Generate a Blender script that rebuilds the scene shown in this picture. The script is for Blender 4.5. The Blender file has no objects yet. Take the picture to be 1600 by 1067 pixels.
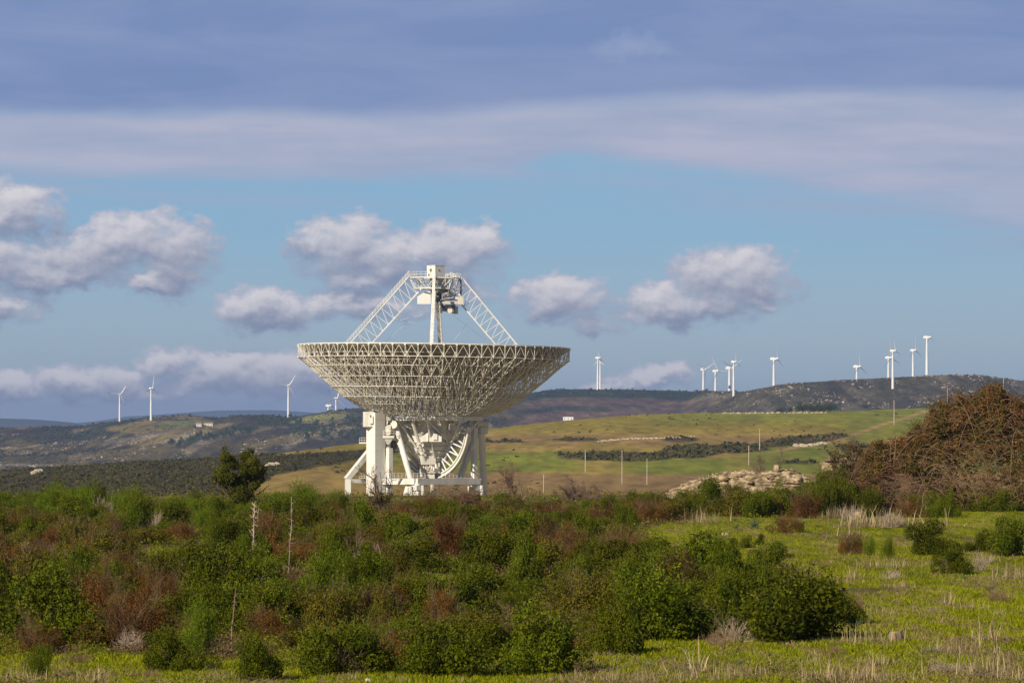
import bpy, math, random
import numpy as np
from mathutils import Vector, Matrix
random.seed(7); RNG = np.random.default_rng(11)
SC = bpy.context.scene; COL = SC.collection
F = 6000.0            # focal length in photo pixels (photo 1600 px wide)
HOR = 690.0           # row of the camera's eye level
HG = 4.5              # eye height over the near field

# ------------------------------------------------------------------ camera
cd = bpy.data.cameras.new('camera'); cam = bpy.data.objects.new('camera', cd); COL.objects.link(cam)
cam.location = (0, 0, 0); cam.rotation_euler = (math.radians(90), 0, 0)
cd.sensor_width = 36; cd.lens = 36*F/1600; cd.shift_y = (HOR-533.5)/1600
cd.clip_start = 0.5; cd.clip_end = 80000
SC.camera = cam
SC.view_settings.view_transform = 'Standard'; SC.view_settings.look = 'None'
SC.view_settings.exposure = 0.2; SC.view_settings.gamma = 1
cy = SC.cycles
cy.max_bounces = 5; cy.diffuse_bounces = 2; cy.glossy_bounces = 1; cy.transmission_bounces = 2; cy.transparent_max_bounces = 4
cy.volume_bounces = 0; cy.use_denoising = True; cy.caustics_reflective = False; cy.caustics_refractive = False

def srgb(r, g, b):
    f = lambda c: (c/255)/12.92 if c <= 10 else (((c/255)+.055)/1.055)**2.4
    return (f(r), f(g), f(b), 1)

# ------------------------------------------------------------------ numpy noise
def _h(ix, iy, s):
    n = (ix*374761393 + iy*668265263 + s*1442695041) & 0xffffffff
    n = ((n ^ (n >> 13))*1274126177) & 0xffffffff
    return ((n ^ (n >> 16)) & 0xffff)/65535.0
def vnoise(x, y, s=0):
    x = np.asarray(x, float); y = np.asarray(y, float)
    x0 = np.floor(x).astype(np.int64); y0 = np.floor(y).astype(np.int64)
    fx = x-x0; fy = y-y0; fx = fx*fx*(3-2*fx); fy = fy*fy*(3-2*fy)
    a = _h(x0, y0, s); b = _h(x0+1, y0, s); c = _h(x0, y0+1, s); d = _h(x0+1, y0+1, s)
    return (a*(1-fx)+b*fx)*(1-fy)+(c*(1-fx)+d*fx)*fy
def fbm(x, y, s=0, o=4):
    t = 0; a = .5; n = 0
    for k in range(o):
        t = t+a*vnoise(np.asarray(x)*2**k, np.asarray(y)*2**k, s+k*17); n += a; a *= .5
    return t/n*2-1
def sm(a, b, x):
    t = np.clip((x-a)/(b-a), 0, 1); return t*t*(3-2*t)

# ------------------------------------------------------------------ materials
def nt(m):
    m.use_nodes = True; t = m.node_tree; t.nodes.clear(); return t
def mixc(t, fac, a, b, mode='MIX'):
    n = t.nodes.new('ShaderNodeMix'); n.data_type = 'RGBA'; n.blend_type = mode; n.clamp_factor = True
    for s, v in ((0, fac), (6, a), (7, b)):
        if hasattr(v, 'is_linked'): t.links.new(v, n.inputs[s])
        elif v is not None: n.inputs[s].default_value = v
    return n.outputs[2]
def noise_fac(t, scale, detail=4, coord='Object', stretch=None, lo=.35, hi=.65, rough=.55):
    tc = t.nodes.new('ShaderNodeTexCoord'); src = tc.outputs[coord]
    if stretch:
        mp = t.nodes.new('ShaderNodeMapping'); mp.inputs['Scale'].default_value = stretch
        t.links.new(src, mp.inputs['Vector']); src = mp.outputs[0]
    n = t.nodes.new('ShaderNodeTexNoise'); n.inputs['Scale'].default_value = scale
    n.inputs['Detail'].default_value = detail; n.inputs['Roughness'].default_value = rough
    t.links.new(src, n.inputs['Vector'])
    r = t.nodes.new('ShaderNodeMapRange'); r.inputs[1].default_value = lo; r.inputs[2].default_value = hi
    t.links.new(n.outputs[0], r.inputs[0]); return r.outputs[0]
MATS = {}
def mat_plain(name, c, c2=None, scale=1.0, rough=.6, metal=0.0, stretch=None, spec=.4, lo=.35, hi=.65, bump=0):
    if name in MATS: return MATS[name]
    m = bpy.data.materials.new(name); t = nt(m)
    o = t.nodes.new('ShaderNodeOutputMaterial'); p = t.nodes.new('ShaderNodeBsdfPrincipled')
    p.inputs['Roughness'].default_value = rough; p.inputs['Metallic'].default_value = metal
    p.inputs['Specular IOR Level'].default_value = spec
    if c2 is None: c2 = tuple(v*.8 for v in c[:3])
    f = noise_fac(t, scale, 5, stretch=stretch, lo=lo, hi=hi)
    t.links.new(mixc(t, f, (*c[:3], 1), (*c2[:3], 1)), p.inputs['Base Color'])
    if bump:
        b = t.nodes.new('ShaderNodeBump'); b.inputs['Strength'].default_value = bump
        t.links.new(f, b.inputs['Height']); t.links.new(b.outputs[0], p.inputs['Normal'])
    t.links.new(p.outputs[0], o.inputs[0]); MATS[name] = m; return m
def mat_leaf(name, trans=.2, rough=.7, jitter=.28, spec=.06):
    """colour comes from the mesh attribute Col (per leaf), varied a little per plant"""
    m = bpy.data.materials.new(name); t = nt(m)
    o = t.nodes.new('ShaderNodeOutputMaterial'); p = t.nodes.new('ShaderNodeBsdfPrincipled')
    at = t.nodes.new('ShaderNodeAttribute'); at.attribute_name = 'Col'
    oi = t.nodes.new('ShaderNodeObjectInfo')
    h = t.nodes.new('ShaderNodeHueSaturation')
    mr = t.nodes.new('ShaderNodeMapRange'); mr.inputs[3].default_value = 1-jitter; mr.inputs[4].default_value = 1+jitter
    t.links.new(oi.outputs['Random'], mr.inputs[0]); t.links.new(mr.outputs[0], h.inputs['Value'])
    mh = t.nodes.new('ShaderNodeMapRange'); mh.inputs[3].default_value = .486; mh.inputs[4].default_value = .508
    t.links.new(oi.outputs['Random'], mh.inputs[0]); t.links.new(mh.outputs[0], h.inputs['Hue'])
    t.links.new(at.outputs['Color'], h.inputs['Color'])
    t.links.new(h.outputs[0], p.inputs['Base Color']); p.inputs['Roughness'].default_value = rough
    p.inputs['Specular IOR Level'].default_value = spec
    if trans:
        tr = t.nodes.new('ShaderNodeBsdfTranslucent'); t.links.new(h.outputs[0], tr.inputs[0])
        mx = t.nodes.new('ShaderNodeMixShader'); mx.inputs[0].default_value = trans
        t.links.new(p.outputs[0], mx.inputs[1]); t.links.new(tr.outputs[0], mx.inputs[2])
        t.links.new(mx.outputs[0], o.inputs[0])
    else: t.links.new(p.outputs[0], o.inputs[0])
    return m
def mat_land(name, fine, amt=.35, rough=.95, stretch=(1, .35, 1), bump=.0, bscale=1.0):
    """terrain: attribute colour of the fields/scrub/rock, broken up by two scales of noise"""
    m = bpy.data.materials.new(name); t = nt(m)
    o = t.nodes.new('ShaderNodeOutputMaterial'); p = t.nodes.new('ShaderNodeBsdfPrincipled')
    p.inputs['Roughness'].default_value = rough; p.inputs['Specular IOR Level'].default_value = .1
    at = t.nodes.new('ShaderNodeAttribute'); at.attribute_name = 'Col'
    c = at.outputs['Color']
    for k, (s, a) in enumerate(((fine, amt), (fine*.23, amt*.8))):
        f = noise_fac(t, s, 6, stretch=stretch, lo=.38, hi=.62)
        c = mixc(t, 1.0, c, mixc(t, f, (1-a, 1-a, 1-a, 1), (1+a, 1+a*.95, 1+a*.8, 1)), 'MULTIPLY')
    t.links.new(c, p.inputs['Base Color'])
    if bump:
        b = t.nodes.new('ShaderNodeBump'); b.inputs['Strength'].default_value = bump; b.inputs['Distance'].default_value = bscale
        t.links.new(noise_fac(t, fine*1.5, 6), b.inputs['Height']); t.links.new(b.outputs[0], p.inputs['Normal'])
    t.links.new(p.outputs[0], o.inputs[0]); return m

# ------------------------------------------------------------------ object helpers
def mesh_np(name, v, f, cols=None, mat=None, parent=None, smooth=False, link=True):
    """v (n,3), f (m,k) arrays -> one mesh object"""
    v = np.ascontiguousarray(v, np.float32); f = np.ascontiguousarray(f, np.int32)
    me = bpy.data.meshes.new(name); k = f.shape[1]
    me.vertices.add(len(v)); me.vertices.foreach_set('co', v.ravel())
    me.loops.add(f.size); me.loops.foreach_set('vertex_index', f.ravel())
    me.polygons.add(len(f)); me.polygons.foreach_set('loop_start', np.arange(0, f.size, k, dtype=np.int32))
    if smooth: me.polygons.foreach_set('use_smooth', np.ones(len(f), bool))
    if cols is not None:
        a = me.color_attributes.new('Col', 'FLOAT_COLOR', 'POINT')
        c = np.ones((len(v), 4), np.float32); c[:, :3] = cols; a.data.foreach_set('color', c.ravel())
    if mat: me.materials.append(mat)
    me.update(calc_edges=True)
    o = bpy.data.objects.new(name, me)
    if link: COL.objects.link(o)
    if parent is not None: o.parent = parent
    return o
class MB:
    """collects simple solids, builds ONE mesh object"""
    def __init__(s): s.v = []; s.f = []
    def add(s, vs, fs):
        o = len(s.v); s.v += [tuple(p) for p in vs]; s.f += [tuple(i+o for i in q) for q in fs]
    def box(s, c, sz, rz=0.0, M=None):
        x, y, z = sz[0]/2, sz[1]/2, sz[2]/2; R = Matrix.Rotation(rz, 3, 'Z'); c = Vector(c)
        vs = [c+R@Vector((a*x, b*y, d*z)) for d in (-1, 1) for a, b in ((-1, -1), (1, -1), (1, 1), (-1, 1))]
        s.add(vs, [(3, 2, 1, 0), (4, 5, 6, 7), (0, 1, 5, 4), (1, 2, 6, 5), (2, 3, 7, 6), (3, 0, 4, 7)])
    def bar(s, a, b, r, n=6, r2=None, flat=None):
        a = Vector(a); b = Vector(b); d = b-a
        if d.length < 1e-6: return
        d.normalize(); up = Vector((0, 0, 1)) if abs(d.z) < .95 else Vector((1, 0, 0))
        u = d.cross(up).normalized(); w = d.cross(u); r2 = r if r2 is None else r2
        ph = math.pi/4 if n == 4 else 0; vs = []
        for p, q in ((a, r), (b, r2)):
            for i in range(n):
                t = 2*math.pi*i/n+ph; vs.append(p+(u*math.cos(t)+w*math.sin(t))*q)
        fs = [(i, (i+1) % n, n+(i+1) % n, n+i) for i in range(n)]+[tuple(range(n-1, -1, -1)), tuple(range(n, 2*n))]
        s.add(vs, fs)
    def beam(s, a, b, w, h):
        """rectangular beam: width w (horizontal), height h"""
        a = Vector(a); b = Vector(b); d = (b-a).normalized()
        up = Vector((0, 0, 1)) if abs(d.z) < .98 else Vector((0, 1, 0))
        u = d.cross(up).normalized()*w/2; v = u.cross(d).normalized()*h/2
        vs = [p+i*u+j*v for p in (a, b) for i, j in ((-1, -1), (1, -1), (1, 1), (-1, 1))]
        s.add(vs, [(3, 2, 1, 0), (4, 5, 6, 7), (0, 1, 5, 4), (1, 2, 6, 5), (2, 3, 7, 6), (3, 0, 4, 7)])
    def path(s, pts, r, n=5):
        for a, b in zip(pts[:-1], pts[1:]): s.bar(a, b, r, n)
    def ball(s, c, r, n=8, m=5, sc=(1, 1, 1)):
        vs = []; fs = []
        for j in range(m+1):
            ph = math.pi*j/m
            for i in range(n):
                t = 2*math.pi*i/n
                vs.append((c[0]+r*sc[0]*math.sin(ph)*math.cos(t), c[1]+r*sc[1]*math.sin(ph)*math.sin(t), c[2]+r*sc[2]*math.cos(ph)))
        for j in range(m):
            for i in range(n): fs.append((j*n+i, (j+1)*n+i, (j+1)*n+(i+1) % n, j*n+(i+1) % n))
        s.add(vs, fs)
    def prism(s, poly, a, b):
        """poly = list of (u,v); a(u,v) and b(u,v) give the two end faces"""
        n = len(poly); vs = [a(*p) for p in poly]+[b(*p) for p in poly]
        s.add(vs, [tuple(range(n-1, -1, -1)), tuple(range(n, 2*n))]+[(i, (i+1) % n, n+(i+1) % n, n+i) for i in range(n)])
    def build(s, name, mat, parent=None, link=True):
        me = bpy.data.meshes.new(name); me.from_pydata(s.v, [], s.f); me.materials.append(mat); me.update()
        o = bpy.data.objects.new(name, me)
        if link: COL.objects.link(o)
        if parent is not None: o.parent = parent
        return o
def empty(name, loc=(0, 0, 0), rz=0.0, parent=None):
    o = bpy.data.objects.new(name, None); o.empty_display_size = .3; COL.objects.link(o)
    o.location = loc; o.rotation_euler = (0, 0, rz)
    if parent is not None: o.parent = parent
    return o
def tag(o, label=None, cat=None, group=None, kind=None):
    for k, v in (('label', label), ('category', cat), ('group', group), ('kind', kind)):
        if v: o[k] = v
        elif k in o and k in ('label', 'group') and v == '': del o[k]
    return o
def kids(o): return [c for c in COL.objects if c.parent == o]
def copy_tree(root, children, loc, rz=0.0, sc=(1, 1, 1), label=None, group=None):
    r = root.copy(); COL.objects.link(r); r.location = loc; r.rotation_euler = (0, 0, rz); r.scale = sc
    if label: r['label'] = label
    if group: r['group'] = group
    for ch in children:
        c = ch.copy(); COL.objects.link(c); c.parent = r
    return r
# ------------------------------------------------------------------ terrain height
RC = ([-400, 0, 200, 330, 430, 500, 560, 650, 750, 800, 900, 1000, 1100, 1200, 1300, 1420, 1600, 2000],
      [742, 735, 722, 716, 709, 701, 692, 682, 671, 665, 655, 647, 645, 645, 642, 638, 634, 630])
RH = ([-400, 0, 70, 130, 160, 200, 240, 290, 320, 345, 370, 420, 450, 480, 520, 560, 620, 700, 760, 820, 870, 900, 1000, 1060, 1110, 1160, 1190, 1215, 1260, 1300, 1400, 1480, 1530, 1560, 1600, 2000],
      [672, 668, 667, 665, 659, 655, 651, 647, 650, 653, 648, 648, 652, 648, 641, 637, 630, 622, 618, 615, 608, 608, 609, 611, 611, 611, 606, 601, 597, 594, 589, 585, 585, 589, 594, 600])
def rowz(row, y): return (HOR-row)/F*y
def crest_y(u): return 1900+1000*sm(430, 760, u)
def hill_y(u): return 6600-900*sm(1100, 1190, u)+700*sm(760, 900, u)*(1-sm(1060, 1110, u))
def height(x, y):
    x = np.asarray(x, float); y = np.asarray(y, float)
    u = 800+F*x/np.maximum(y, 30.0); u = np.clip(u, -400, 2000)
    # near field: a gentle slope down from the camera, then level, then a brow
    z = -1.7-(HG-1.7)*sm(0, 48, y) + .16*fbm(x/9, y/16, 3, 3)*sm(20, 60, y)
    z = z + .5*sm(1250, 1600, u)*sm(190, 290, y)
    # valley and rising fields
    Yc = crest_y(u); Rc = np.interp(u, *RC)
    s = np.clip((y-906)/(Yc-906), 0, 1)
    row = Rc+(862-Rc)*(1-s)**1.8
    zf = rowz(row, np.maximum(y, 906)) + 1.0*fbm(x/130, y/260, 5, 4)*np.minimum(1, (y-850).clip(0)/600)
    zc = rowz(Rc, Yc)
    zf = np.where(y > Yc, zc-(y-Yc)*.022-((y-Yc)**2)*1.2e-5 + 1.0*fbm(x/130, y/260, 5, 4), zf)
    a = sm(300, 900, y)
    zmid = -HG*(1-a)-26*a
    zn = np.where(y < 906, np.where(y < 300, z, zmid+(z+HG)*(1-sm(300, 500, y))), zf)
    # far hills
    Yh = hill_y(u); Rh = np.interp(u, *RH); Y0 = 4300.0
    t = np.clip((y-Y0)/(Yh-Y0), 0, 1)
    rr = Rh+(765-Rh)*(1-t)**1.25
    nz = 7*fbm(x/330, y/700, 21, 5)+3.2*fbm(x/70, y/150, 25, 4)
    zh = rowz(rr, np.maximum(y, Y0)) + nz*np.clip(t*2, 0, 1)*np.clip(.25+(1-t)*1.6, 0, 1)
    zh = np.where(y > Yh, rowz(Rh, Yh)-(y-Yh)*.03+nz*.25, zh)
    b = sm(3500, 4300, y)
    return zn*(1-b)+zh*b
def rows_at(u, y):
    return HOR-F*height((u-800)*y/F, y)/y
def drop(px, row, y0=330.0, y1=9000.0):
    """where the line of sight through photo point (px,row) first meets the land"""
    ys = np.exp(np.linspace(math.log(y0), math.log(y1), 4000)); r = rows_at(np.full(4000, float(px)), ys)
    k = np.argmax(r <= row) if (r <= row).any() else int(np.argmin(r))
    y = ys[k]; x = (px-800)*y/F
    return Vector((x, y, float(height(x, y))))
def near(px, row):
    """point of the near field seen at photo point (px,row)"""
    y = F*HG/(row-HOR)
    for _ in range(6):
        x = (px-800)*y/F; y = -F*float(height(x, y))/(row-HOR)
    x = (px-800)*y/F
    return Vector((x, y, float(height(x, y))))

def sheet(name, ys, ncol, w0, half, colorfn, mat):
    t = np.linspace(-half, half, ncol); Y, T = np.meshgrid(ys, t, indexing='ij')
    X = T*(Y+w0); Z = height(X, Y)
    n, m = Y.shape; idx = np.arange(n*m).reshape(n, m)
    f = np.stack([idx[:-1, :-1], idx[:-1, 1:], idx[1:, 1:], idx[1:, :-1]], -1).reshape(-1, 4)
    v = np.stack([X, Y, Z], -1).reshape(-1, 3)
    c = colorfn(X, Y, Z).reshape(-1, 3)
    return mesh_np(name, v, f, c, mat, smooth=True)
def C(*rgb): return np.array(rgb, float)
def blend(c, m, col): m = np.clip(m, 0, 1)[..., None]; return c*(1-m)+col*m
def uv(X, Y, Z): return 800+F*X/np.maximum(Y, 30), HOR-F*Z/np.maximum(Y, 30)

# clearings of the near field (photo ellipses cx, cy, rx, ry): grass without shrubs
CLEAR = [(1420, 1000, 330, 70), (1300, 860, 260, 55), (1130, 838, 125, 30), (1560, 800, 90, 14), (1560, 905, 130, 45), (1480, 830, 120, 30), (265, 872, 60, 16), (95, 880, 45, 16),
         (700, 912, 60, 12), (480, 888, 50, 9), (170, 1050, 260, 26), (800, 1062, 700, 12), (1050, 1030, 190, 30), (1180, 1000, 60, 30), (560, 1062, 300, 16), (1860, 940, 330, 150)]
def clearing(u, r):
    d = np.full(np.shape(u), -9.0)
    for cx, cyy, rx, ry in CLEAR: d = np.maximum(d, 1-((u-cx)/rx)**2-((r-cyy)/ry)**2)
    return d
def col_ground(X, Y, Z):
    u, r = uv(X, Y, Z)
    c = np.zeros(X.shape+(3,))+C(.16, .175, .004)
    n = fbm(X/2.2, Y/12, 41, 5); n2 = fbm(X/.8, Y/6, 45, 4)
    c = blend(c, sm(.0, .5, n), C(.19, .22, .018))
    c = blend(c, sm(.12, .45, n2+.35*n)*.8, C(.22, .15, .07))
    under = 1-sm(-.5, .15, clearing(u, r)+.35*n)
    c = blend(c, under*.75, C(.10, .095, .025))  # brown thicket floor, with the darkness between shrubs put into its colour
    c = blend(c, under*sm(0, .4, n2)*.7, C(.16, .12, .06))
    return c
def band(v, a, b, w=2.0): return sm(a-w, a+w, v)*(1-sm(b-w, b+w, v))
def scrub_mask(u, r, X, Y):
    """where the mid-distance fields carry scrub (used for colour and for the plants)"""
    n = fbm(X/60, Y/200, 61, 4)
    edge = np.interp(u, [-400, 330, 400, 430, 560, 620, 650], [900, 800, 762, 741, 719, 706, 690])
    top = np.interp(u, [-400, 395, 430, 560, 600], [0, 0, 711, 703, 699])
    left = sm(-3, 3, edge-r+4*n)*sm(-2, 2, r-top)*(1-sm(600, 660, u))
    def ell(cx, cyy, rx, ry, k=0.0): return 1-((u-cx)/rx)**2-((r-cyy-k*(u-cx))/ry)**2
    right = np.maximum.reduce([ell(975, 712, 105, 8.5), ell(1080, 706, 60, 12), ell(1150, 702, 60, 8), ell(1255, 688, 75, 7, -.11), ell(900, 687, 50, 3.5), ell(790, 690, 40, 2.5),
                               ell(1060, 687, 30, 4), ell(1250, 722, 40, 4), ell(1335, 700, 30, 8)])
    right = sm(-.1, .25, right+.9*n)*sm(740, 760, u)
    return left, right
def col_fields(X, Y, Z):
    u, r = uv(X, Y, Z); n = fbm(X/90, Y/300, 71, 5); n2 = fbm(X/25, Y/80, 75, 4); rw = r+3*n+1.2*n2
    Rc = np.interp(u, *RC)
    green = C(.15, .165, .016); olive = C(.23, .185, .026); tan = C(.31, .215, .06); brown = C(.22, .14, .058); dark = C(.05, .04, .017)
    c = np.zeros(X.shape+(3,))+tan
    c = blend(c, sm(-.3, .5, n)*.5, olive)
    rt = u > 640
    # right hand fields, from the crest downwards
    c = blend(c, np.where(rt, 1-sm(668, 682, rw), 0), olive)
    c = blend(c, np.where(rt, (1-sm(655, 668, rw))*sm(950, 1100, u)*.7, 0), green*1.35)
    c = blend(c, np.where(rt, band(rw, 682, 697)*.8, 0), brown*1.1)
    c = blend(c, np.where(rt, band(rw, 690, 702)*sm(-.2, .2, n2)*.8, 0), olive)
    c = blend(c, np.where(rt, band(rw, 706, 738)*(1-sm(880, 960, u+30*n)), 0), green*1.1)
    c = blend(c, np.where(rt, band(rw, 718, 742)*sm(930, 1010, u)*(1-sm(1120, 1190, u)), 0), green*1.15)
    c = blend(c, np.where(rt, band(rw, 696, 740)*sm(1130, 1200, u), 0), green)
    c = blend(c, np.where(rt, band(rw, 741, 775)*.8, 0), brown)
    c = blend(c, np.where(rt, (1-sm(690, 697, rw))*sm(1290, 1340, u)*.8, 0), green*1.1)
    tr = 1-sm(1.4, 3.0, np.abs(rw-np.interp(u, [1180, 1290, 1400, 1450], [712, 692, 657, 641])))
    c = blend(c, np.where(rt, tr*sm(1180, 1240, u)*.75, 0), C(.36, .22, .11))
    # left hand: tan field in front, greener along its upper side
    lf = (~rt)
    c = blend(c, np.where(lf, (1-sm(728, 742, rw))*sm(480, 540, u)*.75, 0), olive*.95)
    c = blend(c, np.where(~rt | (u < 760), (1-sm(715, 735, rw))*sm(540, 600, u)*.7, 0), green*1.2)
    c = blend(c, np.where(lf, (1-sm(699, 704, r))*sm(380, 480, u), 0), olive*1.1)
    L, R = scrub_mask(u, r, X, Y)
    c = blend(c, L*.95, dark*.85+np.clip(n2, 0, 1)[..., None]*C(.04, .03, .012))
    c = blend(c, L*sm(.3, .5, fbm(X/8, Y/70, 77, 4))*.3, C(.12, .085, .04))
    c = blend(c, R*.8, dark*1.2)
    c = blend(c, sm(.42, .55, fbm(X/12, Y/40, 79, 4))*(1-L)*.35, brown*.8)
    return c
def col_hills(X, Y, Z):
    u, r = uv(X, Y, Z); n = fbm(X/260, Y/520, 81, 5); n2 = fbm(X/60, Y/260, 85, 5); n3 = fbm(X/22, Y/140, 89, 4)
    Rh = np.interp(u, *RH); dr = r-Rh
    forest = C(.03, .042, .022); scrub = C(.058, .048, .026); mead = C(.20, .155, .05); rock = C(.42, .36, .28); purple = C(.15, .098, .075); green = C(.15, .165, .045)
    c = np.zeros(X.shape+(3,))+scrub
    c = blend(c, sm(-.1, .35, n2+.4*n), forest)
    c = blend(c, sm(.1, .5, -n+.6*n3), mead*.6)
    c = blend(c, sm(.22, .36, fbm(X/55, Y/330, 99, 4))*.75, C(.27, .205, .115))
    left = u < 770
    # meadows around the farmstead and on the crest of the left hills
    def ell(cx, cyy, rx, ry, k=0.0): return sm(-.1, .35, 1-((u-cx)/rx)**2-((r-cyy-k*(u-cx))/ry)**2+.5*n3)
    c = blend(c, ell(232, 667, 75, 9, -.05), mead)
    c = blend(c, ell(290, 662, 50, 5, -.1), green)
    c = blend(c, ell(300, 676, 70, 7, -.22), mead*1.1)
    c = blend(c, ell(500, 653, 48, 6, -.12), green*1.1+mead*.3)
    c = blend(c, ell(470, 682, 80, 9, -.2)*.7, mead*1.1)
    rk = sm(.30, .42, fbm(X/26, Y/200, 93, 5)+.25*fbm(X/140, Y/300, 95, 3)+.12*sm(8, 40, dr)*left-.05)
    c = blend(c, rk*sm(10, 26, dr)*np.where(left, .35, .0), rock)
    # right part: forest strip, purple-brown moor, rocky hill
    moor = sm(770, 830, u)*(1-sm(1075, 1135, u-.9*(r-625)))
    c = blend(c, moor*sm(12, 17, dr+3*n3)*.95, purple*(1+.35*n2[..., None]))
    c = blend(c, moor*band(dr+2*n3, 26, 34, 3)*(1-sm(900, 1000, u))*.85, forest)
    c = blend(c, moor*band(r+2*n2, 634, 642, 2)*sm(-.2, .2, n3)*.5, forest*1.2)
    c = blend(c, moor*(1-sm(10, 15, dr+2*n3)), forest)
    rh = sm(1075, 1135, u-.9*(r-625))
    c = blend(c, rh*.9, C(.075, .066, .036)*(1+.5*n2[..., None]))
    rk2 = sm(.16, .34, fbm(X/22, Y/160, 97, 5)+.2*n+.3*(1-sm(4, 26, dr))-.12)
    c = blend(c, rh*rk2*.3, rock*.6)
    c = blend(c, rh*sm(.3, .5, n-n3*.3)*.5, purple)
    return c
M_ground = mat_land('meadow_ground', 1.6, .35, stretch=(1, .12, 1), bump=.5, bscale=.12)
M_fields = mat_land('field_ground', .16, .22, stretch=(1, .13, 1))
M_hills = mat_land('hill_ground', .05, .3, stretch=(1, .15, 1), bump=.6, bscale=5)
ysg = np.concatenate([np.linspace(-60, 55, 40), np.exp(np.linspace(math.log(57), math.log(420), 520))])
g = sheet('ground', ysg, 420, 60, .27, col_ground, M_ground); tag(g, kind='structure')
ysf = np.exp(np.linspace(math.log(420), math.log(900), 40)); ysf = np.concatenate([ysf, np.linspace(910, 3700, 430)])
fs = sheet('fields', ysf, 560, 60, .27, col_fields, M_fields); tag(fs, kind='structure')
ysh = np.concatenate([np.linspace(3700, 4400, 12), np.linspace(4430, 8200, 330), np.linspace(8300, 13000, 12)])
hs = sheet('hills', ysh, 640, 60, .27, col_hills, M_hills); tag(hs, kind='structure')
# far mountains: two ridges of real thickness
def ridge(name, yc, wd, us, rs, col, amp):
    ys = np.linspace(yc-wd, yc+wd, 26); t = np.linspace(-.27, .27, 420)
    Y, T = np.meshgrid(ys, t, indexing='ij'); X = T*Y; u = 800+F*T
    top = rowz(np.interp(u, us, rs), yc); base = -160.0
    k = np.clip(1-np.abs(Y-yc)/wd, 0, 1)
    Z = base+(top-base)*k**.8+amp*fbm(X/900, Y/900, 33, 5)*k
    idx = np.arange(Y.size).reshape(Y.shape)
    f = np.stack([idx[:-1, :-1], idx[:-1, 1:], idx[1:, 1:], idx[1:, :-1]], -1).reshape(-1, 4)
    o = mesh_np(name, np.stack([X, Y, Z], -1).reshape(-1, 3), f, None, mat_plain('mountain_ground', col, tuple(v*.6 for v in col), .002), smooth=True)
    return tag(o, kind='structure')
ridge('mountain', 15000, 1500, [-800, 0, 40, 80, 115, 150, 200, 700, 2400], [650, 652, 653, 656, 659, 668, 690, 700, 700], (.07, .08, .07), 10)
ridge('mountain', 23500, 1500, [-800, 0, 150, 200, 280, 340, 420, 500, 600, 700, 800, 1000, 2400], [672, 670, 656, 648, 643, 639, 638, 643, 646, 650, 655, 668, 680], (.07, .08, .07), 9)
# ------------------------------------------------------------------ sun, sky with clouds, haze
SUN_AZ = 38.0; SUN_EL = 30.0; SKY_STR = .1
ld = bpy.data.lights.new('sun', 'SUN'); lo = bpy.data.objects.new('sun', ld); COL.objects.link(lo)
ld.energy = 5.0; ld.angle = math.radians(.5); ld.color = (1, .88, .70)
tosun = Vector((-math.sin(math.radians(SUN_AZ))*math.cos(math.radians(SUN_EL)), -math.cos(math.radians(SUN_AZ))*math.cos(math.radians(SUN_EL)), math.sin(math.radians(SUN_EL))))
lo.rotation_euler = tosun.to_track_quat('Z', 'Y').to_euler(); lo.location = (-30, -30, 40)
w = bpy.data.worlds.new('World'); SC.world = w; w.use_nodes = True; T = w.node_tree; T.nodes.clear()
def N(kind, **kw):
    n = T.nodes.new(kind)
    for k, v in kw.items(): setattr(n, k, v)
    return n
def lk(v, sock):
    if hasattr(v, 'is_linked'): T.links.new(v, sock)
    else: sock.default_value = v
def m(op, a, b=0.0, c=0.0):
    n = N('ShaderNodeMath', operation=op); lk(a, n.inputs[0]); lk(b, n.inputs[1])
    if op in ('MULTIPLY_ADD',): lk(c, n.inputs[2])
    return n.outputs[0]
def mr(v, a, b, c=0.0, d=1.0, smooth=True):
    n = N('ShaderNodeMapRange'); n.interpolation_type = 'SMOOTHSTEP' if smooth else 'LINEAR'
    lk(v, n.inputs[0]); lk(a, n.inputs[1]); lk(b, n.inputs[2]); lk(c, n.inputs[3]); lk(d, n.inputs[4]); return n.outputs[0]
def nz(x, y, sx, sy, detail=5, rough=.55, seed=0.0, dist=0.0):
    cb = N('ShaderNodeCombineXYZ'); lk(m('MULTIPLY', x, 1/sx), cb.inputs[0]); lk(m('MULTIPLY', y, 1/sy), cb.inputs[1]); cb.inputs[2].default_value = seed
    n = N('ShaderNodeTexNoise'); n.inputs['Scale'].default_value = 1; n.inputs['Detail'].default_value = detail
    n.inputs['Roughness'].default_value = rough; n.inputs['Distortion'].default_value = dist
    T.links.new(cb.outputs[0], n.inputs['Vector']); return m('SUBTRACT', n.outputs[0], .5)
sky = N('ShaderNodeTexSky', sky_type='NISHITA'); sky.sun_disc = False
sky.sun_elevation = math.radians(SUN_EL); sky.sun_rotation = math.radians(180+SUN_AZ)
sky.air_density = 1.0; sky.dust_density = .6; sky.ozone_density = 2.0
tc = N('ShaderNodeTexCoord'); sp = N('ShaderNodeSeparateXYZ'); T.links.new(tc.outputs['Generated'], sp.inputs[0])
AZ = m('ARCTAN2', sp.outputs[0], sp.outputs[1]); EL = m('ARCSINE', sp.outputs[2])
U = m('MULTIPLY_ADD', AZ, F, 800.0)       # azimuth and elevation of the sky, counted in 1/6000 rad
V = m('MULTIPLY_ADD', EL, -F, HOR)
def sc(rgb): s = srgb(*rgb); return tuple(c*.89/SKY_STR for c in s[:3])+(1,)
def mixs(f, a, b): return mixc(T, f, a, b)
base = mixs(.82, sky.outputs[0], mixs(mr(V, 285, 600), sc((116, 169, 208)), sc((156, 179, 198))))
col = base
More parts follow.
